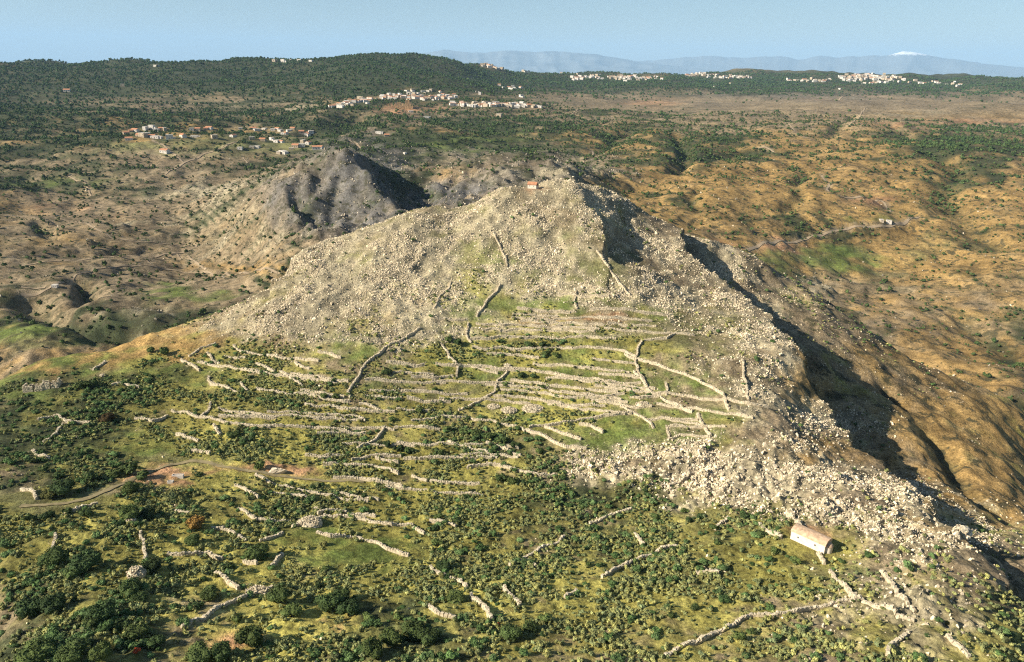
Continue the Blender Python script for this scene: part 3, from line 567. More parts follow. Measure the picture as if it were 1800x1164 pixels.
# ------------------------------------------------------------------ dry stone walls
W = [
 [(1187,586),(1170,596),(1130,598),(1122,612),(1118,630),(1120,650),(1130,668),(1145,692)],[(890,655),(875,670),(868,690),(850,703),(823,715),(806,722)],[(737,577),(697,602),(660,627),(633,650),(632,663),(613,690),(615,700)],
 [(778,607),(790,630),(805,648),(805,663)],[(822,570),(820,590),(827,603)],[(793,497),(777,520),(763,542)],[(880,503),(860,527),(838,557)],[(1010,513),(1013,543)],[(870,410),(880,440),(890,470)],[(1050,443),(1073,480),(1093,503),(1107,520)],
 [(1100,624),(1123,632),(1170,648),(1217,665),(1256,684),(1271,696),(1283,720)],[(1302,634),(1306,653),(1312,673),(1314,704)],[(1114,653),(1131,673),(1147,692)],[(1170,675),(1171,694)],[(1108,698),(1162,699),(1193,714),(1217,723)],
 [(1228,727),(1238,750),(1248,766)],[(1139,738),(1228,740)],[(1174,752),(1236,752)],[(1170,752),(1172,772),(1193,766),(1246,768)],[(1100,719),(1131,733),(1149,754)],[(1228,828),(1205,844),(1174,856)],
 [(1174,1153),(1213,1135),(1267,1112),(1295,1096),(1316,1082),(1359,1082),(1409,1073),(1462,1062),(1512,1053)],[(1516,1060),(1551,1071),(1576,1085),(1604,1089)],[(1460,1007),(1476,1025),(1494,1046),(1508,1052)],[(1546,1009),(1569,1028),(1585,1050),(1608,1075)],
 [(1436,977),(1450,993)],[(1384,904),(1402,922),(1405,929)],[(1338,922),(1352,938),(1373,947)],[(1279,913),(1261,929)],[(1594,1117),(1569,1135),(1555,1149)],[(1665,1121),(1686,1142),(1697,1153)],
 [(560,937),(580,943),(627,947),(657,955),(683,968),(717,977)],[(573,908),(603,908),(637,917),(687,923)],[(690,923),(720,923),(740,938)],[(753,1000),(773,1010),(800,1022),(815,1033)],[(832,1050),(847,1067),(867,1090)],[(885,1037),(913,1063)],
 [(757,1068),(777,1078),(797,1088)],[(897,993),(923,980),(960,963),(993,947)],[(1040,922),(1073,907),(1110,898)],[(1058,1017),(1090,1000),(1123,983),(1160,967),(1195,962)],[(927,988),(943,998)],[(997,1050),(1010,1040)],[(1117,943),(1133,960)],
 [(675,853),(703,857)],[(597,870),(637,877),(660,880)],[(322,1103),(360,1087),(393,1070),(423,1053),(447,1043),(475,1032)],[(293,977),(320,977),(367,977),(390,983)],[(373,930),(400,937),(430,950)],[(420,897),(437,907),(450,915),(477,917),(510,920)],
 [(460,950),(493,940)],[(515,927),(547,914),(573,910)],[(477,997),(493,983),(500,977)],[(383,1010),(400,1028),(417,1037)],[(247,937),(252,953),(255,983)],[(430,987),(450,993)],[(90,943),(92,963)],[(37,862),(60,867),(67,877)],[(310,897),(330,903)],[(120,905),(167,888)],
 [(333,627),(353,615),(377,605)],[(320,635),(333,643),(353,652)],[(367,663),(377,677)],[(195,678),(220,677),(247,680)],[(163,650),(183,637)],[(72,737),(100,732),(113,743),(157,745)],[(107,747),(100,763),(78,778)],[(240,737),(263,742),(295,733)],
 [(353,733),(370,713),(373,707)],[(388,732),(433,735),(483,737)],[(467,750),(510,750),(553,753),(597,757)],[(540,800),(567,805),(597,802)],[(493,653),(520,670),(533,680)],[(518,638),(542,650)],[(413,608),(428,620)],[(397,627),(430,630)],[(367,620),(383,640)],
 [(423,675),(437,688)],[(373,750),(390,763)],[(310,765),(347,777)],[(57,793),(85,808)],[(338,793),(367,797)],
 [(830,612),(893,613),(993,612),(1060,613),(1100,620),(1116,626)],[(827,597),(893,593),(953,595),(1027,593),(1080,597)],[(847,580),(910,580),(980,582),(1043,583)],[(837,570),(983,573)],[(960,657),(1010,663),(1053,670),(1093,675),(1124,675)],
 [(900,670),(940,675),(983,682),(1053,688),(1083,692)],[(880,685),(930,688),(960,692),(993,700),(1047,703),(1103,707)],[(870,697),(913,700),(960,707),(990,713),(1060,715)],[(933,752),(977,747),(1027,737),(1073,730),(1107,728)],
 [(723,740),(777,733),(820,735),(860,740),(907,750),(923,757)],[(927,757),(953,767),(980,780),(993,787),(1030,790)],[(787,777),(820,787),(860,800),(873,805)],[(857,777),(890,790),(913,800)],[(957,753),(987,763),(1017,772)],[(1093,715),(1098,717)],
 [(573,730),(620,733),(640,740)],[(560,807),(603,803)],[(570,817),(610,820),(660,822),(703,833)],[(727,837),(747,847)],[(723,663),(760,665),(797,663)],[(643,667),(703,673)],[(650,687),(693,688)],[(637,697),(673,698),(703,703)],[(630,712),(657,717),(683,723)],
 [(823,643),(847,650),(873,657)],[(560,753),(593,757),(637,763)],[(1020,748),(1040,750),(1060,763)],[(663,807),(697,813)],[(1013,645),(1053,648)],[(630,790),(657,773),(677,753)],[(760,557),(815,563)],
 [(560,620),(600,628)],[(590,840),(640,846),(700,856)],[(480,868),(540,876)],[(415,855),(455,875)],[(760,915),(800,925)],[(1225,1005),(1260,1010)],[(940,548),(1000,550)],[(900,560),(1100,563)],[(980,520),(1070,522)],[(450,640),(480,655)],[(560,905),(590,898)],[(700,720),(760,722)],[(1000,700),(1095,695)],
]
def poly_world(pts, stepm):
    P = [pick(x, y) for x, y in pts]; P = [p for p in P if p is not None]
    out = []
    for a, b_ in zip(P[:-1], P[1:]):
        L = math.hypot(b_.x - a.x, b_.y - a.y)
        if L > 90: continue
        n = max(1, int(L / stepm))
        for k in range(n): out.append((a.x + (b_.x - a.x) * k / n, a.y + (b_.y - a.y) * k / n))
    out.append((P[-1].x, P[-1].y)); return np.array(out)
wall_lines = []
for w in W:
    p = poly_world(w, .6)
    if len(p) < 3: wall_lines.append(None); continue
    p = p + np.stack([noise(p[:, 0], p[:, 1], 7, 200), noise(p[:, 0], p[:, 1], 7, 201)], 1) * .9
    wall_lines.append(p)
# further terrace walls, each following the contour from a surveyed starting point
def zs(x, y): return float(lookup(zA, np.array([x]), np.array([y]))[0])
seeds = []
for sx_, sy_, nr_, dx_, dy_ in ((350, 640, 3, 18, 40), (440, 620, 4, 12, 34), (520, 660, 5, 8, 26), (600, 720, 4, 6, 30), (680, 640, 5, 10, 16), (760, 640, 3, 6, 30), (850, 625, 4, 2, 26), (950, 640, 4, 4, 24), (1040, 632, 4, 4, 24), (640, 880, 2, 14, 30), (700, 750, 3, 10, 30), (820, 800, 4, 12, 24), (300, 720, 1, 10, 44), (1150, 690, 3, 8, 22), (900, 545, 4, 10, 10), (1050, 545, 4, 4, 11)):
    for q_ in range(nr_): seeds.append((sx_ + dx_ * q_ + random.uniform(-12, 12), sy_ + dy_ * q_ + random.uniform(-3, 3)))
for sx_, sy_ in seeds:
    p = pick(sx_, sy_)
    if p is None: continue
    x, y = p.x, p.y; L_ = random.uniform(14, 42); tr = [(x, y)]; d0 = None
    for _ in range(int(L_ / .6)):
        e = 4.0; gx, gy = zs(x + e, y) - zs(x - e, y), zs(x, y + e) - zs(x, y - e); l = math.hypot(gx, gy) + 1e-6; d = np.array([gy / l, -gx / l])
        if d0 is None: d0 = d * .45 + np.array([.55, -.10]) * (1 if d[0] > 0 else -1)
        if d @ d0 < 0: d = -d
        d0 = d0 * .9 + (d * .45 + np.array([.55, -.10]) * (1 if d0[0] > 0 else -1)) * .1; d0 /= np.linalg.norm(d0); x += d0[0] * .6; y += d0[1] * .6; tr.append((x, y))
    t_ = np.array(tr); t_ += np.stack([noise(t_[:, 0], t_[:, 1], 8, 202), noise(t_[:, 0], t_[:, 1], 8, 203)], 1) * .8
    ends = [project(t_[k_, 0], t_[k_, 1], height(t_[k_, 0], t_[k_, 1])) for k_ in (0, len(t_) // 2, -1)]
    W.append([(float(a_), float(b_)) for a_, b_ in ends]); wall_lines.append(t_)
N_TRACED = len(W) - len(seeds)
# fallen rubble and bare earth at the foot of the walls goes into the ground cover
def stain(P, rad, col, amt, n):
    q = np.repeat(P, n, 0) + rng.normal(size=(len(P) * n, 2)) * rad
    az = np.arctan2(q[:, 0], q[:, 1]); ln = np.log(np.hypot(q[:, 0], q[:, 1]))
    i = np.clip(((az - AZ[0]) / dA + .5).astype(int), 0, NA - 1); k = np.clip(np.searchsorted(LN, ln), 0, NR - 1)
    for c in range(3): alb[c][k, i] = alb[c][k, i] * (1 - amt) + col[c] * amt
for p in wall_lines:
    if p is not None: stain(p, .45, (.40, .32, .20), .6, 4)
# ------------------------------------------------------------------ tracks
TR = [('dirt_track', 3.2, [(36,375),(90,382),(140,392),(173,405),(197,420),(240,426),(300,430),(347,431),(340,437),(287,447),(257,452),(150,457),(36,468)]),
 ('dirt_track', 3.0, [(37,518),(80,512),(93,503),(127,492),(167,473),(200,470),(267,468),(300,473),(367,478),(430,480),(493,481)]),('dirt_track', 2.5, [(37,505),(80,506)]),
 ('village_road', 5.0, [(290,308),(323,287),(358,270),(387,263),(417,250)]),('village_road', 4.0, [(323,287),(300,267),(267,247)]),('village_road', 5.0, [(615,247),(627,253),(652,262)]),
 ('valley_road', 5.0, [(973,208),(997,203),(1020,192)]),('dirt_track', 5.0, [(1007,285),(1027,278),(1043,272),(1040,265)]),('dirt_track', 4.5, [(1380,216),(1395,229),(1409,240),(1432,247)]),
 ('dirt_track', 4.5, [(1444,309),(1462,321),(1453,334),(1473,343),(1516,346),(1544,352),(1558,362),(1565,373)]),('dirt_track', 5.0, [(1613,383),(1590,394),(1547,398),(1489,402),(1434,414),(1380,426),(1333,433),(1310,441)]),
 ('dirt_track', 9.0, [(1460,176),(1476,174),(1501,168)]),('dirt_track', 1.9, [(36,890),(80,889),(130,884),(180,867),(210,853),(250,836),(300,816),(350,809),(400,823),(440,830),(500,838),(560,845),(640,848)]),
 ('footpath', 3.0, [(120,310),(150,322),(160,345)]),('footpath', 2.5, [(255,455),(275,470),(300,475)]),('footpath', 2.5, [(310,447),(318,457)]),('footpath', 2.5, [(330,450),(345,462),(362,474)]),('footpath', 3.0, [(427,277),(435,287)]),
 ('footpath', 5.0, [(1520,190),(1500,215),(1490,222)]),('footpath', 5.0, [(1330,262),(1345,258),(1360,268)])]
def ribbon(name, pts, width, z_off=.12):
    P = [pick(x, y) for x, y in pts]; P = [p for p in P if p is not None]
    path = []
    for a, b_ in zip(P[:-1], P[1:]):
        L = math.hypot(b_.x - a.x, b_.y - a.y); n = max(2, int(L / max(1.5, .0025 * math.hypot(a.x, a.y)))) 
        for k in range(n): path.append(((a.x + (b_.x - a.x) * k / n), (a.y + (b_.y - a.y) * k / n)))
    path.append((P[-1].x, P[-1].y)); p = np.array(path)
    for _ in range(6): p[1:-1] = (p[:-2] + 2 * p[1:-1] + p[2:]) / 4
    t = np.gradient(p, axis=0); t /= np.linalg.norm(t, axis=1)[:, None] + 1e-9; nrm = np.stack([-t[:, 1], t[:, 0]], 1)
    wv = width * .75 * (1 + .25 * noise(p[:, 0], p[:, 1], 9, 210)); V = []
    cs = np.linspace(-.5, .5, 5)
    for c in cs:
        q = p + nrm * (wv * c)[:, None]; z = height(q[:, 0], q[:, 1]) + z_off + .0004 * np.hypot(q[:, 0], q[:, 1]); V.append(np.c_[q, z])
    n = len(p); F = [(c * n + k, c * n + k + 1, (c + 1) * n + k + 1, (c + 1) * n + k) for c in range(4) for k in range(n - 1)]
    o = mesh_from(name, np.concatenate(V), F, M_path if pts[0] == (36, 890) else M_track, None, True); o['kind'] = 'structure'
    return p
def carve(pts, width):
    """level the ground under a track a little so it lies in it"""
    P = [pick(x, y) for x, y in pts]; P = [p for p in P if p is not None]; q = []
    for a, b_ in zip(P[:-1], P[1:]):
        n = max(2, int((b_ - a).length / 1.0)); q += [(a.x + (b_.x - a.x) * k / n, a.y + (b_.y - a.y) * k / n) for k in range(n)]
    stain(np.array(q), width * .5, (.34, .26, .16), .5, 3)
for nme, wd, pts in TR: carve(pts, wd)
terrain = grid_object('terrain', gX, gY, gZ + CAM_H, alb, gm); terrain['kind'] = 'structure'
# ------------------------------------------------------------------ build the walls
for nme, wd, pts in TR: ribbon(nme, pts, wd)
def stone_block(V, F, c, ax, L, Wd, H, j):
    t = np.array([ax[0], ax[1], 0]); s = np.array([-ax[1], ax[0], 0]); n = len(V)
    for dz in (0, 1):
        for dy in (-1, 1):
            for dx in (-1, 1):
                k = 1 - .18 * dz
                V.append(tuple(c + t * dx * L * .5 * k + s * dy * Wd * .5 * k + np.array([0, 0, dz * H]) + rng.normal(size=3) * j))
    F += [tuple(i + n for i in f) for f in ((4, 5, 7, 6), (0, 1, 5, 4), (2, 6, 7, 3), (0, 4, 6, 2), (1, 3, 7, 5))]
wall_recs = []
for w, p in zip(W, wall_lines):
    if p is None: continue
    z = height(p[:, 0], p[:, 1]); t = np.gradient(p, axis=0); t /= np.linalg.norm(t, axis=1)[:, None] + 1e-9
    V, F = [], []; seed = rng.integers(1, 99); hgt = rng.uniform(.7, 1.1)
    for k in range(len(p)):
        g = .5 + .5 * math.sin(k * .13 + seed) ; broke = noise(np.array([k * 1.0]), np.array([seed * 3.1]), 9, 7)[0]
        h = hgt * max(.35, 1 + .45 * broke) * rng.uniform(.85, 1.1); base = np.array([p[k, 0], p[k, 1], z[k] - .5])
        stone_block(V, F, base, t[k], .80, .80, .5 + h * .7, .04)
        side = np.array([-t[k, 1], t[k, 0], 0]) * rng.uniform(-.16, .16)
        stone_block(V, F, base + side + np.array([0, 0, .5 + h * .65]), t[k], rng.uniform(.45, .75), rng.uniform(.5, .7), h * .3, .05)
        if False:
            a = np.array([-t[k, 1], t[k, 0], 0]) * rng.choice([-1, 1]) * rng.uniform(.8, 1.7); q = base + a; q[2] = height(q[0], q[1]) - .1
            stone_block(V, F, q, t[k], rng.uniform(.3, .6), rng.uniform(.3, .5), rng.uniform(.25, .5), .07)
    if not V: continue
    o = mesh_from('dry_stone_wall', V, F, M_wall); mx_, my_ = np.mean([a for a, _ in w]), np.mean([b_ for _, b_ in w])
    dx, dy = w[-1][0] - w[0][0], w[-1][1] - w[0][1]
    wall_recs.append((o, mx_, my_, len(p) * .6, abs(dy) > .55 * abs(dx), len(w) > 3))
labels = {}
for o, x, y, L, steep, bend in wall_recs:
    k, rel = near_mark(x, y); size = 'short' if L < 16 else ('long' if L > 45 else 'medium')
    kind = ('dry stone wall running downhill' if steep else 'pale stone terrace wall') if not bend else ('winding dry stone wall' if steep else 'curved stone terrace wall')
    labels.setdefault('%s %s %s' % (size, kind, rel), []).append((y, x, o))
ORD = ['uppermost', 'second from the top', 'third from the top', 'fourth from the top', 'fifth from the top', 'sixth from the top', 'seventh from the top', 'eighth from the top', 'ninth from the top', 'tenth from the top', 'eleventh from the top'] + ['lowest'] * 30
def trim(s): w_ = s.split(); return ' '.join(w_[:16])
for lab, L in labels.items():
    L.sort(key=lambda t: t[0])
    for n_, (_, _, o) in enumerate(L):
        lab2 = lab.replace('medium ', '')
        if len(L) > 1: lab2 = (ORD[n_] if len(L) > 2 else ('upper', 'lower')[n_]) + ' ' + lab2
        lab2 = lab2.replace('from the top', 'from top')
        tag(o, trim(lab2), 'wall', 'dry stone walls on the near hill', 'thing')

# ------------------------------------------------------------------ stone heaps
def heap(px, py, rx, ry, h, label, name='stone_heap'):
    c = pick(px, py); rr = rng; n = int(70 + rx * ry * 14); V, F = [], []
    Vb, Fb = ICO2; v = Vb * np.array([rx, ry, h * .82]); v[:, :] += rr.normal(size=v.shape) * .08; V += [tuple(a) for a in v]; F += list(Fb)
    for _ in range(n):
        a = rr.random() * 6.283; q = math.sqrt(rr.random()); x, y = q * rx * math.cos(a), q * ry * math.sin(a); z = h * math.sqrt(max(0, 1 - q * q)) * .85
        g, f = boulder_geo(int(rr.integers(1e6)), ICO1); s = rr.uniform(.18, .42); m0 = len(V); g = g * s + np.array([x, y, z - .05]); V += [tuple(a_) for a_ in g]; F += [tuple(i + m0 for i in ff) for ff in f]
    o = mesh_from(name, V, F, M_wall); o.location = c; o.rotation_euler = (0, 0, 0); return tag(o, label, 'stone heap')
heap(937,720, 4.2,3.0,1.7,'big oval grey heap of cleared stones on the middle terraces')
heap(895,722, 3.0,2.4,1.1,'flat pale stone heap just left of the big oval one'); heap(868,716, 2.4,1.8,1.0,'small stone heap at the end of the winding wall')
heap(545,921, 3.4,2.6,2.0,'grey stone pile where two field walls meet beside a dark hollow'); heap(240,1010, 2.0,1.7,2.0,'grey cone of piled stones standing alone in the scrub')
heap(1130,712, 2.6,1.8,1.1,'white stone heap on green ground below the winding wall'); heap(892,644, 1.6,1.3,1.0,'small pale stone heap above the dark bush strip'); heap(455,1043, 3.0,1.6,1.6,'broad swelling of rubble on the long diagonal wall')
heap(180,660+1, 1.0,.8,.6,'little stone heap among the scrub left of the terraces'); heap(230,918, 1.3,1.0,1.2,'small pale stone heap below the dark bushes on the left')

# ------------------------------------------------------------------ chapels
def gable_roof(mb, L, Wd, z, rise, over=.25, th=.18):
    for s in (-1, 1):
        y0, y1 = s * (Wd / 2 + over), 0.0; zz = z - rise * over / (Wd / 2)
        a = [(-L / 2 - over, y0, zz), (L / 2 + over, y0, zz), (L / 2 + over, y1, z + rise), (-L / 2 - over, y1, z + rise)]
        b_ = [(x, y, q + th) for x, y, q in a]; mb.add(a + b_, [(0, 1, 2, 3), (4, 7, 6, 5), (0, 4, 5, 1), (1, 5, 6, 2), (2, 6, 7, 3), (3, 7, 4, 0)])
def barrel(mb, L, Wd, z, rise, over=.12, n=12):
    V = []; 
    for x in (-L / 2 - over, L / 2 + over):
        for k in range(n + 1): a = math.pi * k / n; V.append((x, -math.cos(a) * (Wd / 2 + over), z + math.sin(a) ** .85 * rise if 0 < k < n else z))
    F = [(k, k + 1, n + 1 + k + 1, n + 1 + k) for k in range(n)] + [tuple(range(n, -1, -1)), tuple(range(n + 1, 2 * n + 2)), (0, n + 1, 2 * n + 1, n)]
    mb.add(V, F)
def apse(mb_w, mb_r, x, rad, h, n=9):
    V = [(x + math.sin(math.pi * k / n) * rad, -math.cos(math.pi * k / n) * rad, z) for z in (-1.2, h) for k in range(n + 1)]
    mb_w.add(V, [(k, k + 1, n + 1 + k + 1, n + 1 + k) for k in range(n)])
    V = []; 
    for r_ in range(5):
        e = r_ / 5 * math.pi / 2
        V += [(x + math.sin(math.pi * k / n) * (rad + .1) * math.cos(e), -math.cos(math.pi * k / n) * (rad + .1) * math.cos(e), h + math.sin(e) * rad * .8) for k in range(n + 1)]
    V.append((x, 0, h + rad * .8)); m_ = n + 1
    mb_r.add(V, [(r_ * m_ + k, r_ * m_ + k + 1, (r_ + 1) * m_ + k + 1, (r_ + 1) * m_ + k) for r_ in range(4) for k in range(n)] + [(4 * m_ + k, 4 * m_ + k + 1, 5 * m_) for k in range(n)])
def chapel(px, py, pa, pb, L, Wd, H, rise, kind, label):
    a, b_ = pick(*pa), pick(*pb); c = pick(px, py); rz = math.atan2(b_.y - a.y, b_.x - a.x) - (.22 if kind == 'barrel' else .1)
    z = float(height(c.x, c.y)); t = empty('chapel', (c.x, c.y, z), rz); tag(t, label, 'chapel')
    w = MB()
    # walls as closed shell with gable ends
    y = Wd / 2; x = L / 2; n = 12
    w.box(-x, x, -y, y, -1.5, H)
    if kind == 'gable': 
        for sx in (-1, 1): w.add([(sx * x, -y, H), (sx * x, y, H), (sx * x, 0, H + rise * .96)], [(0, 1, 2) if sx > 0 else (0, 2, 1)])
    body = w.build('wall', M_chw, t)
    r_ = MB()
    (gable_roof if kind == 'gable' else barrel)(r_, L, Wd, H + .01, rise); r_.build('roof', M_tile if kind == 'gable' else M_chr, t)
    aw, ar = MB(), MB(); apse(aw, ar, x, Wd * .30, H * .72); ap = aw.build('apse', M_chw, t, True); ar.build('apse_roof', M_tile if kind == 'gable' else M_chr, ap, True)
    d = MB(); d.box(-x - .06, -x + .05, -.45, .45, 0, 1.85); d.build('door', M_bark, t)
    for k_, xx in enumerate((-.28 * L, .22 * L)):
        g = MB(); g.box(xx - .16, xx + .16, -y - .04, -y + .05, H * .5, H * .5 + .45); g.build('window', M_glass, t)
    return t
chapel(1424, 955, (1398, 960), (1446, 976), 8.4, 3.7, 2.2, 1.05, 'barrel', 'long pinkish white chapel with rounded orange roof at the scrub edge')
chapel(936, 331, (928, 334), (944, 335), 4.6, 3.2, 2.2, 1.0, 'gable', 'tiny white chapel with a red gabled roof on the rocky summit')
# ruined hut, trough, red bush etc.
def ruin(px, py, label, L=7.0, Wd=4.0, H=1.9):
    c = pick(px, py); t = empty('ruined_hut', c, .15); tag(t, label, 'ruin')
    for nm, x0, x1, y0, y1, hh in (('wall', -L/2, L/2, -Wd/2, -Wd/2+.6, H), ('wall', -L/2, L/2, Wd/2-.6, Wd/2, H*.7), ('wall', -L/2, -L/2+.6, -Wd/2+.6, Wd/2-.6, H*1.1), ('wall', L/2-.6, L/2, -Wd/2+.6, Wd/2-.6, H*1.3)):
        V, F = [], []; lx, ly = x1 - x0, y1 - y0; along = (1, 0) if lx > ly else (0, 1); n = int(max(lx, ly) / .5); rows = 4
        for i in range(n):
            for j in range(rows):
                if j == rows - 1 and rng.random() < .45 or (nm == 'wall' and i == n // 2 and y0 < -Wd/2+.1): continue
                q = (i + .5) / n; cc = np.array([x0 + lx * q if lx > ly else (x0 + x1) / 2, (y0 + y1) / 2 if lx > ly else y0 + ly * q, -.6 + j * (hh + .6) / rows])
                stone_block(V, F, cc, along, .52, .6, (hh + .6) / rows, .04)
        mesh_from(nm, V, F, M_wall, t)
    return t
ruin(62, 684, 'low broken walls of a roofless stone hut at the picture edge'); ruin(92, 680, 'taller roofless stone hut ruin above the dark scrub', 6.0, 4.0, 2.6)
def trough(px, py, rz, L, label):
    c = pick(px, py); t = empty('water_trough', c, rz); tag(t, label, 'trough'); w = MB(); h = .7
    w.box(-L/2, L/2, -.5, -.38, -.4, h); w.box(-L/2, L/2, .38, .5, -.4, h); w.box(-L/2, -L/2+.12, -.38, .38, -.4, h); w.box(L/2-.12, L/2, -.38, .38, -.4, h); w.build('basin', M_white, t)
    f = MB(); f.box(-L/2+.12, L/2-.12, -.38, .38, -.4, .2); f.build('floor', M_wall, t)
trough(300, 849, .1, 1.6, 'small bright white trough on the bare red earth'); trough(313, 838, .05, 3.2, 'longer pale trough lying across the red earth patch')
# hollow boulder on the brink
c = pick(1692, 946); t = empty('hollow_boulder', c, .3); t.scale = (.9, .9, .9); tag(t, 'pale arched boulder with a dark hollow on the right brink', 'boulder')
for nm, off, s in (('side_rock', (-1.9, 0, .2), (1.5, 1.5, 2.6)), ('side_rock', (1.9, .2, -.1), (1.4, 1.6, 2.2)), ('cap_rock', (0, .2, 2.1), (2.8, 1.6, 1.0)), ('back_rock', (0, 1.8, .3), (2.2, 1.0, 2.2))):
    V, F = boulder_geo(hash(nm) % 97 + int(s[0] * 10), ICO3); mesh_from(nm, V * np.array(s) + np.array(off), F, M_rock, t)['tint'] = (1.0, .97, .9)
c = pick(489, 832); V, F = boulder_geo(5, ICO3); o = mesh_from('pointed_rock', V * np.array((3.2, 2.2, 2.6)), F, M_rock); o.location = c; tag(o, 'large pale pointed rock above the red earth strip', 'boulder')
o['tint'] = (1.1, 1.05, 1.0)
# ------------------------------------------------------------------ houses
def house_kind(seed):
    """a small village house in metres; returns its part meshes"""
    r = random.Random(seed); L, Wd, H = r.uniform(9, 13), r.uniform(6.5, 8.5), r.choice((3.4, 3.6, 6.2)); m = r.choice((M_white, M_white, M_white, M_cream, M_stoneh)); parts = []
    def mesh(name, mb, mm, par=None): me = bpy.data.meshes.new(name); me.from_pydata(mb.V, [], mb.F); me.materials.append(mm); parts.append((name, me, par))
    w = MB(); w.box(-L/2, L/2, -Wd/2, Wd/2, -2.5, H)
    if seed % 5 == 2: w.box(L/2, L/2 + 4, -Wd/2 + 1, Wd/2 - .5, -2.5, 3.0)
    gab = seed % 3 == 0
    if gab:
        for sx in (-1, 1): w.add([(sx * L/2, -Wd/2, H), (sx * L/2, Wd/2, H), (sx * L/2, 0, H + 1.7)], [(0, 1, 2) if sx > 0 else (0, 2, 1)])
    mesh('wall', w, m); q = MB()
    if gab: gable_roof(q, L, Wd, H + .02, 1.8, .35, .2); mesh('roof', q, M_tile)
    else: q.box(-L/2 - .15, L/2 + .15, -Wd/2 - .15, Wd/2 + .15, H + .01, H + .3); mesh('roof', q, M_flat)
    d = MB(); d.box(-.6, .6, -Wd/2 - .05, -Wd/2 + .05, 0, 2.2); mesh('door', d, M_bark)
    for f in range(2 if H > 5 else 1):
        for xx in (-L * .32, L * .32): g = MB(); g.box(xx - .55, xx + .55, -Wd/2 - .05, -Wd/2 + .05, 1.0 + 2.9 * f, 2.3 + 2.9 * f); mesh('window', g, M_glass)
    g = MB(); g.box(-L/2 - .05, -L/2 + .05, -.6, .6, 1.0, 2.3); mesh('window', g, M_glass)
    return parts, (L, Wd, H)
KINDS = [house_kind(j) for j in range(10)]
def full_mesh(parts):
    V, F, mats, idx = [], [], [], []
    for nm, me, _ in parts:
        mm = me.materials[0]
        if mm not in mats: mats.append(mm)
        n = len(V); V += [tuple(v.co) for v in me.vertices]; 
        for p in me.polygons: F.append(tuple(i + n for i in p.vertices)); idx.append(mats.index(mm))
    me = bpy.data.meshes.new('house'); me.from_pydata(V, [], F)
    for mm in mats: me.materials.append(mm)
    me.polygons.foreach_set('material_index', idx); me.update(); return me
FULL = [full_mesh(k[0]) for k in KINDS]
HPOS = []
def put_house(px, py, s, label, group, detail=True, kind=None, rz=None):
    p = pick(px, py)
    if p is None: return False
    HPOS.append((p.x, p.y))
    j = random.randrange(10) if kind is None else kind; rz = random.choice((0, .25, -.3, .6, 1.3, -.9)) + random.uniform(-.15, .15) if rz is None else rz
    if detail:
        t = empty('village_house', p, rz); t.scale = (s, s, s); tag(t, label, 'house', group)
        for nm, me, _ in KINDS[j][0]: o = link(bpy.data.objects.new(nm, me)); o.parent = t
    else:
        o = link(bpy.data.objects.new('village_house', FULL[j])); o.location = p; o.rotation_euler = (0, 0, rz); o.scale = (s, s, s); tag(o, label, 'house', group)
    return True
TONE = {}
for j_, (pp, dims) in enumerate(KINDS):
    mm_ = pp[0][1].materials[0].name; TONE[j_] = ('white' if mm_.startswith('white') else ('cream' if mm_.startswith('cream') else 'stone-coloured')) + (' red-roofed' if j_ % 3 == 0 else ' flat-roofed') + (' two-storey' if dims[2] > 5 else '')
PLACE = ['at the left end', 'in the left part', 'in the middle', 'in the right part', 'at the right end']
NV = [(222,236),(230,232),(238,231),(245,240),(252,241),(260,236),(256,228),(267,226),(275,230),(283,228),(290,229),(267,242),(274,243),(298,244),(322,241),(342,242),(337,228),(348,229),(362,228),(377,243),(368,227),(410,241),(423,227),(445,228),(451,229),(465,228),(480,229),(488,228),(493,231),(498,236),(503,236),(508,231),(515,228),(530,234),(537,236),(542,238),(547,233),(443,246),(462,248),(478,247),(488,250),(494,251),(533,251),(542,253),(530,257),(520,259),(512,263),(498,269),(491,270),(563,261),(556,262),(422,262),(443,260),(452,260),(290,268),(227,246)]
for a, (x, y) in enumerate(NV):
    part = 'the west cluster of' if x < 300 else ('the middle of' if x < 440 else 'the east cluster of')
    kd = random.randrange(10); lb = '%s house %s in %s the near left village' % (TONE[kd], 'of the upper row' if y < 234 else ('of the middle row' if y < 248 else 'of the lower edge'), part)
    put_house(x, y, random.uniform(.85, 1.25), ' '.join(lb.split()[:16]), 'houses of the near village on the left', True, kd)
HS = [(118,161,1.6,0,'lone long pale building at the wood edge on the far left'),(217,152,1.3,5,'lone white house half way up the wooded hill'),(275,117,1.9,1,'lone low white building high on the wooded hill'),(371,487,0,0,''),
 (483,108,2.4,4,'largest white building on the wooded hilltop'),(498,109,1.9,7,'low white building beside the largest on the wooded hilltop'),(512,107,1.9,2,'white building in the middle of the wooded hilltop row'),(527,107,2.2,8,'white building right of centre on the wooded hilltop'),(547,108,1.7,1,'rightmost small white building on the wooded hilltop'),
 (97,504,.5,1,'tiny white hut beside the track above the gorge'),(1549,389,.7,4,'white farm building left one of two in the dry valley'),(1562,391,.8,1,'white farm building right one of two in the dry valley'),(1477,157,1.6,1,'lone white building on the brown plateau'),
 (1090,140,1.8,4,'white villa between the two ridge towns'),(1257,153,1.4,2,'lone pale house below the far ridge town'),(1284,148,1.4,5,'lone white house on the slope below the ridge town'),(666,234,.9,2,'pale farmhouse in the green ravine below the castle'),(680,240,1.0,3,'long pale farm building in the green ravine'),(712,270,.6,1,'tiny hut in the green valley behind the rocky hill')]
for x, y, s_, kd, lb in HS:
    if s_: put_house(x, y, s_, lb, None, True, kd)
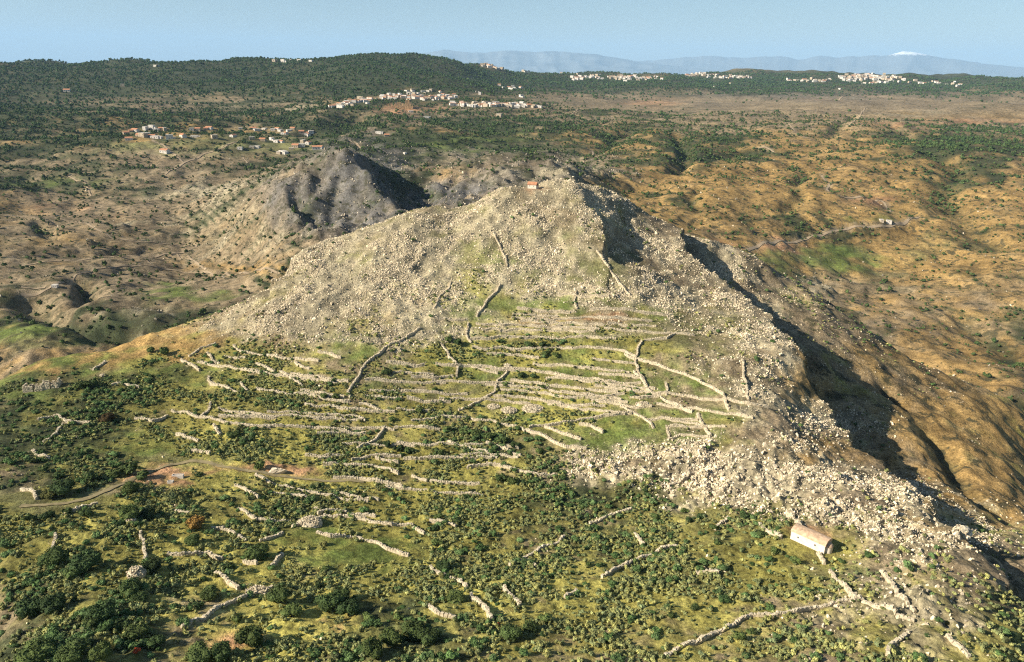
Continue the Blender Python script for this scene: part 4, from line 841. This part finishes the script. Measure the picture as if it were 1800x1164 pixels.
def band_houses(poly, n, s0, s1, jit, label, group, detail=False, h=None):
    P = np.array(poly, float); L = np.r_[0, np.cumsum(np.hypot(*np.diff(P, axis=0).T))]; c = 0
    for _ in range(n):
        s0_, s1_ = s0 * 1.0, s1 * 1.0; t = random.random() * L[-1]; x = np.interp(t, L, P[:, 0]) + random.gauss(0, jit * 1.2); y = np.interp(t, L, P[:, 1]) + random.gauss(0, jit)
        kd = random.choice((1, 4, 1, 2, 7, 5, 8, 0)); sc_ = random.uniform(s0_, s1_); yr = np.interp(t, L, P[:, 1])
        lb = '%s %s house %s %s of %s' % ('big' if sc_ > (s0_ + s1_) / 2 else 'small', TONE[kd], ('up slope' if y < yr - jit * .5 else ('down slope' if y > yr + jit * .5 else '')), PLACE[min(4, int(5 * t / L[-1]))], label)
        put_house(x, y, sc_, ' '.join(lb.split()[:16]), group, detail, kd)
band_houses([(585,188),(620,182),(650,176),(690,172)], 26, .8, 1.2, 2.0, "the castle town's west end", 'houses at the west end of the castle town')
band_houses([(690,171),(720,166),(760,172),(800,172)], 34, .8, 1.2, 3.0, "the castle town's core", 'houses in the middle of the castle town')
band_houses([(795,185),(840,184),(885,184),(945,187)], 40, .9, 1.3, 1.6, "the castle town's lower row", 'houses in the lower row of the castle town')
band_houses([(720,161),(760,160),(820,168),(850,163)], 10, .9, 1.3, 2.0, "the slope above the castle town", 'houses above the castle town')
band_houses([(878,153),(900,155),(915,156)], 7, 1.1, 1.6, 1.2, "the wooded hamlet", 'houses of the hamlet on the wooded slope')
band_houses([(915,171),(925,172)], 3, 1.1, 1.4, 1.2, "the trio behind the castle town", 'three houses behind the castle town')
band_houses([(848,114),(870,119),(900,121),(940,124),(985,127)], 42, 1.5, 2.4, 1.8, "the far ridge town", 'houses of the ridge town')
band_houses([(1010,139),(1050,136),(1100,137),(1160,139)], 40, 1.4, 2.4, 2.0, "the far plateau-edge town", 'houses of the middle plateau town')
band_houses([(1205,131),(1240,132),(1270,136),(1320,137)], 26, 1.5, 2.4, 1.8, "the town under the low ridge", 'houses of the town under the low ridge')
band_houses([(1340,140),(1380,140),(1430,143),(1460,143)], 9, 1.6, 2.4, 1.6, "the loose houses between right-hand towns", 'houses between the right-hand towns')
band_houses([(1480,137),(1530,136),(1570,139)], 40, 1.7, 2.7, 3.2, "the far rightmost town", 'houses of the rightmost town')
band_houses([(1510,146),(1600,143),(1650,149),(1710,152)], 15, 1.6, 2.5, 2.0, "the rightmost town's outskirts", 'houses around the rightmost town')
band_houses([(600,192),(900,200),(1000,170)], 4, 1.0, 1.3, 8, "the fields around the castle town", 'farmhouses around the castle town')
# past the three hundred largest, the houses that fill the far towns stay together
FV, FF, FI = [], [], []; FM = [M_white, M_cream, M_tile, M_stoneh]
def fill_town(poly, n, jit, s0, s1):
    P = np.array(poly, float); L = np.r_[0, np.cumsum(np.hypot(*np.diff(P, axis=0).T))]
    for _ in range(n):
        t = random.random() * L[-1]; p = pick(np.interp(t, L, P[:, 0]) + random.gauss(0, 2), np.interp(t, L, P[:, 1]) + random.gauss(0, jit))
        if p is None: continue
        HPOS.append((p.x, p.y)); a = random.choice((0, .3, -.4, 1.2)); ca_, sa_ = math.cos(a), math.sin(a); L_, W_, H_ = [v * random.uniform(s0, s1) for v in (5.5, 4, 5.0)]
        n0 = len(FV)
        for z in (-4, H_):
            for y in (-W_, W_):
                for x in (-L_, L_): FV.append((p.x + x * ca_ - y * sa_, p.y + x * sa_ + y * ca_, p.z + z))
        for z in (H_ + .02, H_ + 1.4):
            for x in (-L_ - .3, L_ + .3):
                for y in ((-W_ - .3, W_ + .3) if z < H_ + 1 else (0,)): FV.append((p.x + x * ca_ - y * sa_, p.y + x * sa_ + y * ca_, p.z + z))
        m_ = random.choice((0, 0, 0, 1, 3)); FF.extend([tuple(i + n0 for i in f) for f in ((4, 5, 7, 6), (0, 1, 5, 4), (2, 6, 7, 3), (0, 4, 6, 2), (1, 3, 7, 5))]); FI.extend([m_] * 5)
        r_ = random.choice((2, 2, m_, m_, m_)); FF.extend([tuple(i + n0 for i in f) for f in ((8, 10, 13, 12), (9, 12, 13, 11), (8, 12, 9), (10, 11, 13))]); FI.extend([r_] * 4)
for a_ in (([(848,114),(870,119),(900,121),(940,124),(990,128)], 50, 1.5, 1.4, 2.2), ([(1005,139),(1050,136),(1100,137),(1165,139)], 55, 1.8, 1.4, 2.2), ([(1205,131),(1240,132),(1270,136),(1325,137)], 40, 1.6, 1.4, 2.3),
           ([(1475,137),(1530,136),(1580,140)], 60, 3.0, 1.5, 2.5), ([(1500,147),(1600,143),(1720,153)], 16, 1.8, 1.4, 2.3), ([(585,188),(650,176),(690,171),(800,172)], 55, 2.6, .9, 1.3), ([(795,185),(945,187)], 40, 1.5, .9, 1.4), ([(1340,140),(1460,143)], 12, 1.4, 1.4, 2.2)): fill_town(*a_)
me = bpy.data.meshes.new('town_houses'); me.from_pydata(FV, [], FF)
for mm in FM: me.materials.append(mm)
me.polygons.foreach_set('material_index', FI); me.update(); o = link(bpy.data.objects.new('town_houses', me)); o['kind'] = 'stuff'; o['label'] = 'the many small pale houses filling the far towns on the plateau'
# castle ruin on its spur
def castle(px, py):
    p = pick(px, py); t = empty('castle_ruin', p, .1); tag(t, 'brown terraced castle ruin on the spur under the castle town', 'castle')
    for nm, (x0, x1, y0, y1, z1) in (('lower_wall', (-34, 30, -8, -5, 5)), ('side_wall', (27, 30, -5, 18, 7)), ('upper_wall', (-22, 24, 4, 7, 11)), ('keep', (8, 20, 8, 20, 19)), ('chapel', (-14, -4, 9, 16, 15))):
        V, F = [], []; n = max(2, int((x1 - x0) / 4)); 
        for a in range(n):
            stone_block(V, F, np.array([x0 + (x1 - x0) * (a + .5) / n, (y0 + y1) / 2, -8.0]), (1, 0), (x1 - x0) / n * 1.02, y1 - y0, 8 + z1 * rng.uniform(.8, 1.1), .15)
        mesh_from(nm, V, F, M_castle, t)
M_castle = mat('castle_stone', (.42, .28, .15), .25, .3)
castle(707, 189)
# ------------------------------------------------------------------ shrubs, boulders, woods
K_bould = proto_collection('boulder', [boulder_geo(100 + i) for i in range(9)], M_rock)
K_cush = proto_collection('cushion_shrub', [crown_geo(200 + i, 3, 70, .17, .35, .8) for i in range(6)], M_cush)
K_bush = proto_collection('evergreen_bush', [crown_geo(300 + i, 6, 260, .105, .55, .72) for i in range(6)], M_dark)
K_wood = proto_collection('wood_tree', [crown_geo(400 + i, 3, 36, .24, .40, .9, zc=.55) for i in range(5)], M_dark)
nearD = near * sstep(560, 470, gD)
patch = sstep(-.25, .35, noise(gX, gY, 22, 300) + .5 * noise(gX, gY, 9, 301))
fieldish = np.clip(1 - 1.3 * cov[2], 0, 1) * np.clip(1 - 1.6 * (cov2[3] + cov2[7] + cov2[6]), 0, 1)
inA = (nearD > .5)
rock_w = cov[0] * .35 + cov2[0] * .65
# keep plants and stones off tracks and buildings
clear = np.ones_like(gX)
for px_, py_, rr_ in ((1424, 957, 7.0), (936, 331, 5.0), (300, 845, 5.0), (313, 838, 4), (85, 682, 7), (489, 832, 4), (937, 719, 4.5)):
    p_ = pick(px_, py_); clear *= np.where(np.hypot(gX - p_.x, gY - p_.y) < rr_, 0, 1)
tl = poly_world(TR[12][2], 1.0)
kk = np.zeros_like(gX, bool)
for q in tl:
    i0 = int((math.atan2(q[0], q[1]) - AZ[0]) / dA); w_ = int(3.0 / math.hypot(*q) / dA) + 1; j0 = np.searchsorted(LN, math.log(math.hypot(*q))); h_ = int(2.4 / (math.hypot(*q) * .004)) + 1
    kk[max(0, j0 - h_):j0 + h_, max(0, i0 - w_):i0 + w_] = True
clear[kk] = 0

N_IND = 300
def individuals(P, S, rot, tint, k, name, cat, col, labeller, group, score):
    """the largest in view become things of their own, the rest stay together"""
    px, py = project(P[:, 0], P[:, 1], P[:, 2]); D = np.hypot(P[:, 0], P[:, 1])
    infr = (px > 5) & (px < 1795) & (py > 5) & (py < 1160)
    sc = np.where(infr, S.max(1) / D, 0); order = np.argsort(-sc); top = order[:k]; rest = order[k:]
    gl = {}
    for i in top:
        o = bpy.data.objects.new(name, protos[col][int(rng.integers(len(protos[col])))]); C.objects.link(o)
        o.location = P[i]; o.rotation_euler = rot[i]; o.scale = S[i]; o['tint'] = [float(a) for a in tint[i]]
        q3 = S[i][2] / (S[i][0] + S[i][1]) * 2; shp = 'flat' if q3 < .85 else ('upright' if q3 > 1.2 else ('long' if S[i][0] > 1.25 * S[i][1] else 'blocky'))
        lb = labeller(px[i], py[i], S[i].max(), tint[i])
        if name.endswith('boulder'): lb = trim(lb.replace('squat ', 'small ').replace(' limestone', ' ' + shp + ' limestone'))
        o['label'] = lb; o['category'] = cat; o['group'] = group
    return rest
def size_word(s, a, b_): return 'small' if s < a else ('large' if s > b_ else 'middling')

# boulders
P, k, i = sow(clear * nearD * (4.2 * rock_w ** 1.5 + .12 * cov2[1]) * (.25 + 1.1 * patch), 160000)
n = len(P); s = spread(n, .17, .52, 1.8) * (1 + .5 * (rng.random(n) < .04)); S = scl3(s, .25); big_b = np.exp(-((project(P[:, 0], P[:, 1], P[:, 2])[0] - 1230) / 160) ** 2 - ((project(P[:, 0], P[:, 1], P[:, 2])[1] - 840) / 55) ** 2); S = S * (1 + .7 * big_b * (rng.random(n) < .4))[:, None]; rot = rots(n, .35); tt = tints(n, (1.25, 1.18, 1.05), (.66, .64, .60), .18); P[:, 2] -= .2 * s
def lab_b(px, py, s_, t_): return trim('%s %s limestone boulder %s' % ('big' if s_ > 1.15 else 'squat', 'pale' if t_[0] > 1 else 'grey', near_mark(px, py)[1]))
rest = individuals(P, S, rot, tt, 300, 'limestone_boulder', 'boulder', 'boulder', lab_b, 'limestone boulders on the near hill', None)
scatter('scattered_boulders', 'countless pale limestone boulders strewn over the near hill', K_bould, P[rest], S[rest], rot[rest], tt[rest])

# yellow-green cushions
olive = cov[4] * .5 + cov2[4] * .5
P, k, i = sow(clear * nearD * (1 - .8 * rock_w) * (1.9 * olive + .5 * cov2[5] + .06 * cov2[1] + .04 * rock_w) * (.15 + patch * (.6 + .8 * sstep(-.3, .5, noise(gX, gY, 5, 305)))) * fieldish ** 1.0 * (1 - .8 * pitch_a * riserA), 135000)
n = len(P); s = spread(n, .36, .92, 1.6); S = scl3(s, .15); rot = rots(n, .1)
px, py = project(P[:, 0], P[:, 1], P[:, 2])
tt = tints(n, (1.15, 1.1, 1.0), (.50, .60, .75), .2)
scatter('spurge_cushions', 'countless low yellow-green cushion shrubs covering the near slopes', K_cush, P, S, rot, tt)

# evergreen bushes: surveyed ones first
HB = [(115,857,45),(160,852,24),(117,897,24),(86,906,28),(152,903,30),(48,910,24),(230,858,34),(228,900,50),(262,902,38),(340,948,34),(100,978,55),(150,988,58),(75,988,30),(130,1008,40),(265,998,50),(230,1034,48),(245,1048,40),(370,1042,44),(350,1062,30),(455,968,56),(405,993,28),(375,1005,26),
 (60,1068,50),(95,1062,50),(180,1073,55),(165,1092,40),(215,1097,36),(240,1112,40),(275,1127,40),(443,1118,62),(420,1083,36),(490,1045,48),(512,1073,44),(560,1028,30),(600,1048,44),(582,1058,56),(612,1070,48),(570,998,24),(350,1147,56),(388,1147,48),(60,1148,66),(130,1148,60),(180,1149,56),
 (780,993,40),(803,1003,28),(645,1081,34),(700,1078,38),(800,1048,48),(725,1108,60),(755,1118,60),(690,1122,52),(655,1142,56),(955,1083,38),(930,1103,44),(900,1112,44),(165,672,36),(143,675,34),(413,760,38),(455,816,34),(168,729,20),(287,615,34),(265,612,30),(350,832,18),(228,823,46),(252,831,38),(203,827,40),(162,832,44),(80,822,26),(60,810,18),(105,836,22),
 (805,600,30),(790,594,26),(930,603,26),(955,604,28),(975,622,26),(960,618,24),(915,657,26),(938,659,26),(955,678,20),(888,674,20),(785,700,22),(738,719,26),(690,735,22),(765,682,22),(680,652,24),(570,693,30),(592,695,26),(612,691,18),(815,756,28),(838,758,30),(862,764,30),(885,772,30),(905,780,26),(788,752,26),(770,792,32),(700,785,32),(720,790,30),(680,780,28),(950,792,26),(900,842,34),(880,838,30),
 (1022,888,24),(770,905,26),(760,925,30),(770,950,34),(800,915,24),(1230,905,30),(1210,912,26),(1255,925,24),(1310,905,26),(1340,935,28),(1360,965,30),(1400,985,26),(1300,1115,34),(1320,1108,22),(1205,895,24),(1480,985,20),(1500,1055,14),(640,870,24),(1150,905,26),(1115,985,22),(1035,990,20),(1220,1065,24),(1260,950,22),(1180,1080,26)]
hp, hs = [], []
for x, y, d in HB:
    p = pick(x, min(y + d * .22, 1158))
    if p is None: continue
    hp.append(p[:]); hs.append(d * .38 / F_PX * (p - Vector((0, 0, CAM_H))).length * 1.0)
hp = np.array(hp); hs = np.array(hs)
P, k, i = sow(clear * nearD * (1 - .85 * rock_w) * (.32 * cov2[5] + .085 * olive + .008 + .012 * (cov[1] + cov[2])) * (.25 + patch ** 2) * fieldish ** 1.5 * (1 - .8 * pitch_a * riserA), 36000)
n = len(P); s = spread(n, .55, 1.5, 1.9)
P = np.concatenate([hp, P]); s = np.concatenate([hs, s]); n = len(P); S = scl3(s, .10); S[:, 2] *= .9; rot = rots(n, .06); P[:, 2] -= .05
tt = np.concatenate([tints(len(hp), (.7, .75, .7), (1.5, 1.3, 1.0), .15), tints(n - len(hp), (1.2, 1.35, 1.1), (1.9, 1.9, 1.9), .25)])
def lab_e(px, py, s_, t_): return trim('%s %s evergreen bush %s' % (size_word(s_, 1.5, 2.8), 'dark green' if t_[0] < 1.15 else 'grey-green', near_mark(px, py)[1]))
# true trees from the biggest of the surveyed
big_i = [j for j in range(len(hp)) if hs[j] > 1.8][:40]
crowns = [crown_geo(500 + j, 11, 1500, .055, .60, .80, zc=.55) for j in range(4)]
cm = []
for V, F in crowns:
    me = bpy.data.meshes.new('crown'); me.from_pydata(V.tolist(), [], F); me.materials.append(M_dark); me.update(); cm.append(me)
def trunk_mesh(seed):
    r = random.Random(seed); mb = MB()
    def limb(p, q, r0_, r1_):
        p, q = np.array(p), np.array(q); a = q - p; a /= np.linalg.norm(a); u = np.cross(a, (0.3, 1, .2)); u /= np.linalg.norm(u); v = np.cross(a, u)
        V = [tuple(c + (u * math.cos(t) + v * math.sin(t)) * rr) for c, rr in ((p, r0_), (q, r1_)) for t in [2 * math.pi * k / 6 for k in range(6)]]
        mb.add(V, [(k, (k + 1) % 6, 6 + (k + 1) % 6, 6 + k) for k in range(6)])
    limb((0, 0, -.3), (.03, .02, .25), .07, .05)
    for k in range(5): a = k * 1.26 + r.random(); limb((.03, .02, .22), (.4 * math.cos(a), .4 * math.sin(a), .55 + .15 * r.random()), .035, .015)
    me = bpy.data.meshes.new('trunk'); me.from_pydata(mb.V, [], mb.F); me.materials.append(M_bark); return me
tm = [trunk_mesh(j) for j in range(3)]
recs = {}
for j in big_i:
    px, py = project(*P[j]); t = empty('holm_oak', P[j], float(rot[j][2])); t.scale = (S[j][0], S[j][1], S[j][2] * 1.1)
    a = link(bpy.data.objects.new('crown', cm[j % 4])); a.parent = t; a['tint'] = [float(v) for v in tt[j]]
    b_ = link(bpy.data.objects.new('trunk', tm[j % 3])); b_.parent = t
    lb = '%s dark evergreen tree with rounded crown %s' % ('broad' if hs[j] > 2.8 else 'low', near_mark(px, py)[1]); recs.setdefault(lb, []).append((px, t))
for lb, L in recs.items():
    L.sort(key=lambda q: q[0])
    for n_, (_, t) in enumerate(L):
        pre = '' if len(L) == 1 else (('left one of two: ', 'right one of two: ')[n_] if len(L) == 2 else ('leftmost ', 'second from left ', 'third from left ', 'fourth from left ', 'fifth from left ', 'sixth from left ')[min(n_, 5)])
        tag(t, trim(pre + lb), 'tree', 'evergreen trees in the near scrub')
keep = np.ones(len(P), bool); keep[big_i] = False
P, S, rot, tt = P[keep], S[keep], rot[keep], tt[keep]
rest = individuals(P, S, rot, tt, 300, 'evergreen_bush', 'bush', 'evergreen_bush', lab_e, 'evergreen bushes on the near hill', None)
scatter('evergreen_scrub', 'countless small dark evergreen bushes over the near hill', K_bush, P[rest], S[rest], rot[rest], tt[rest])
# coloured single bushes
M_aut = mat('russet_leaves', (.26, .15, .04), .5, .7, 0); M_red = mat('red_leaves', (.55, .09, .03), .2, 1)
for px_, py_, sz, mm, nm, lb in ((345, 925, 2.6, M_aut, 'russet_bush', 'round russet and yellow bush standing above a terrace wall'), (876, 1101, .55, M_red, 'red_bush', 'tiny bright red bush at the edge of the dark thicket'),
                             (240, 1146, .7, M_red, 'red_bush', 'small orange-red bush at the bottom edge'), (190, 742, 2.9, mat('brown_leaves', (.075, .05, .02), .4, .7), 'brown_bush', 'big dark brown bush at the end of the broken walls'), (85, 876, 2.2, mat('olive_leaves', (.10, .10, .03), .4, .7), 'olive_bush', 'rounded olive coloured bush above the dirt track bend')):
    V, F = crown_geo(700 + px_, 9, 900, .07, .58, .75); o = mesh_from(nm, V * sz, F, mm); o.location = pick(px_, py_); tag(o, lb, 'bush')
# valley scrub and far woods
nB = (1 - near)
for hx, hy in HPOS:                       # no trees inside or right in front of the houses
    D_ = math.hypot(hx, hy); i0 = int((math.atan2(hx, hy) - AZ[0]) / dA); w_ = int(9 / D_ / dA) + 1; j1 = np.searchsorted(LN, math.log(D_ + 10)); j0 = np.searchsorted(LN, math.log(D_ - 22 - .012 * D_))
    nB[max(0, j0):j1 + 1, max(0, i0 - w_):i0 + w_ + 1] *= .12
P, k, i = sow(nB * (gD > 480) * (gD < 1500) * (.05 * cov2[0] ** 1.2 + .06 * cov2[8] + .0015), 26000)
n = len(P); s = spread(n, .4, 1.5, 2.4); S = scl3(s, .25)
scatter('valley_boulders', 'grey limestone boulders strewn over the rocky hill behind and the valley', K_bould, P, S, rots(n, .3), tints(n, (.8, .78, .74), (.35, .35, .35), .2))
rz_ = terrace_zone * (riser - .3).clip(0, 1)
P, k, i = sow(nB * (gD > 480) * (gD < 2400) * (.016 * cov2[5] ** .8 + .006 * cov2[1] + .0045 * cov2[2] + .003 * cov2[0] + .004 * cov2[7]) * (.3 + 1.4 * sstep(-.2, .5, noise(gX, gY, 45, 310)) + 3.0 * rz_), 62000)
n = len(P); s = spread(n, .7, 3.2, 2.6) * (1 + .35 * (np.hypot(P[:, 0], P[:, 1]) > 1300)); S = scl3(s, .15); tt = tints(n, (.9, 1.0, .95), (1.5, 1.35, 1.2), .2)
scatter('valley_scrub', 'dark bushes dotted over the valley and the opposite slopes', K_wood, P, S, rots(n, .05), tt)
P, k, i = sow(nB * (gD > 1700) * (gD < 6500) * (.011 * cov[5] ** 1.2), 64000)
n = len(P); s = spread(n, 3.0, 6.5, 1.5) * (np.hypot(P[:, 0], P[:, 1]) / 2500) ** .35; S = scl3(s, .15); tt = tints(n, (.8, .95, .95), (1.25, 1.3, 1.2), .15)
scatter('hill_woodland', 'dense dark woodland covering the far hills', K_wood, P, S, rots(n, .05), tt)
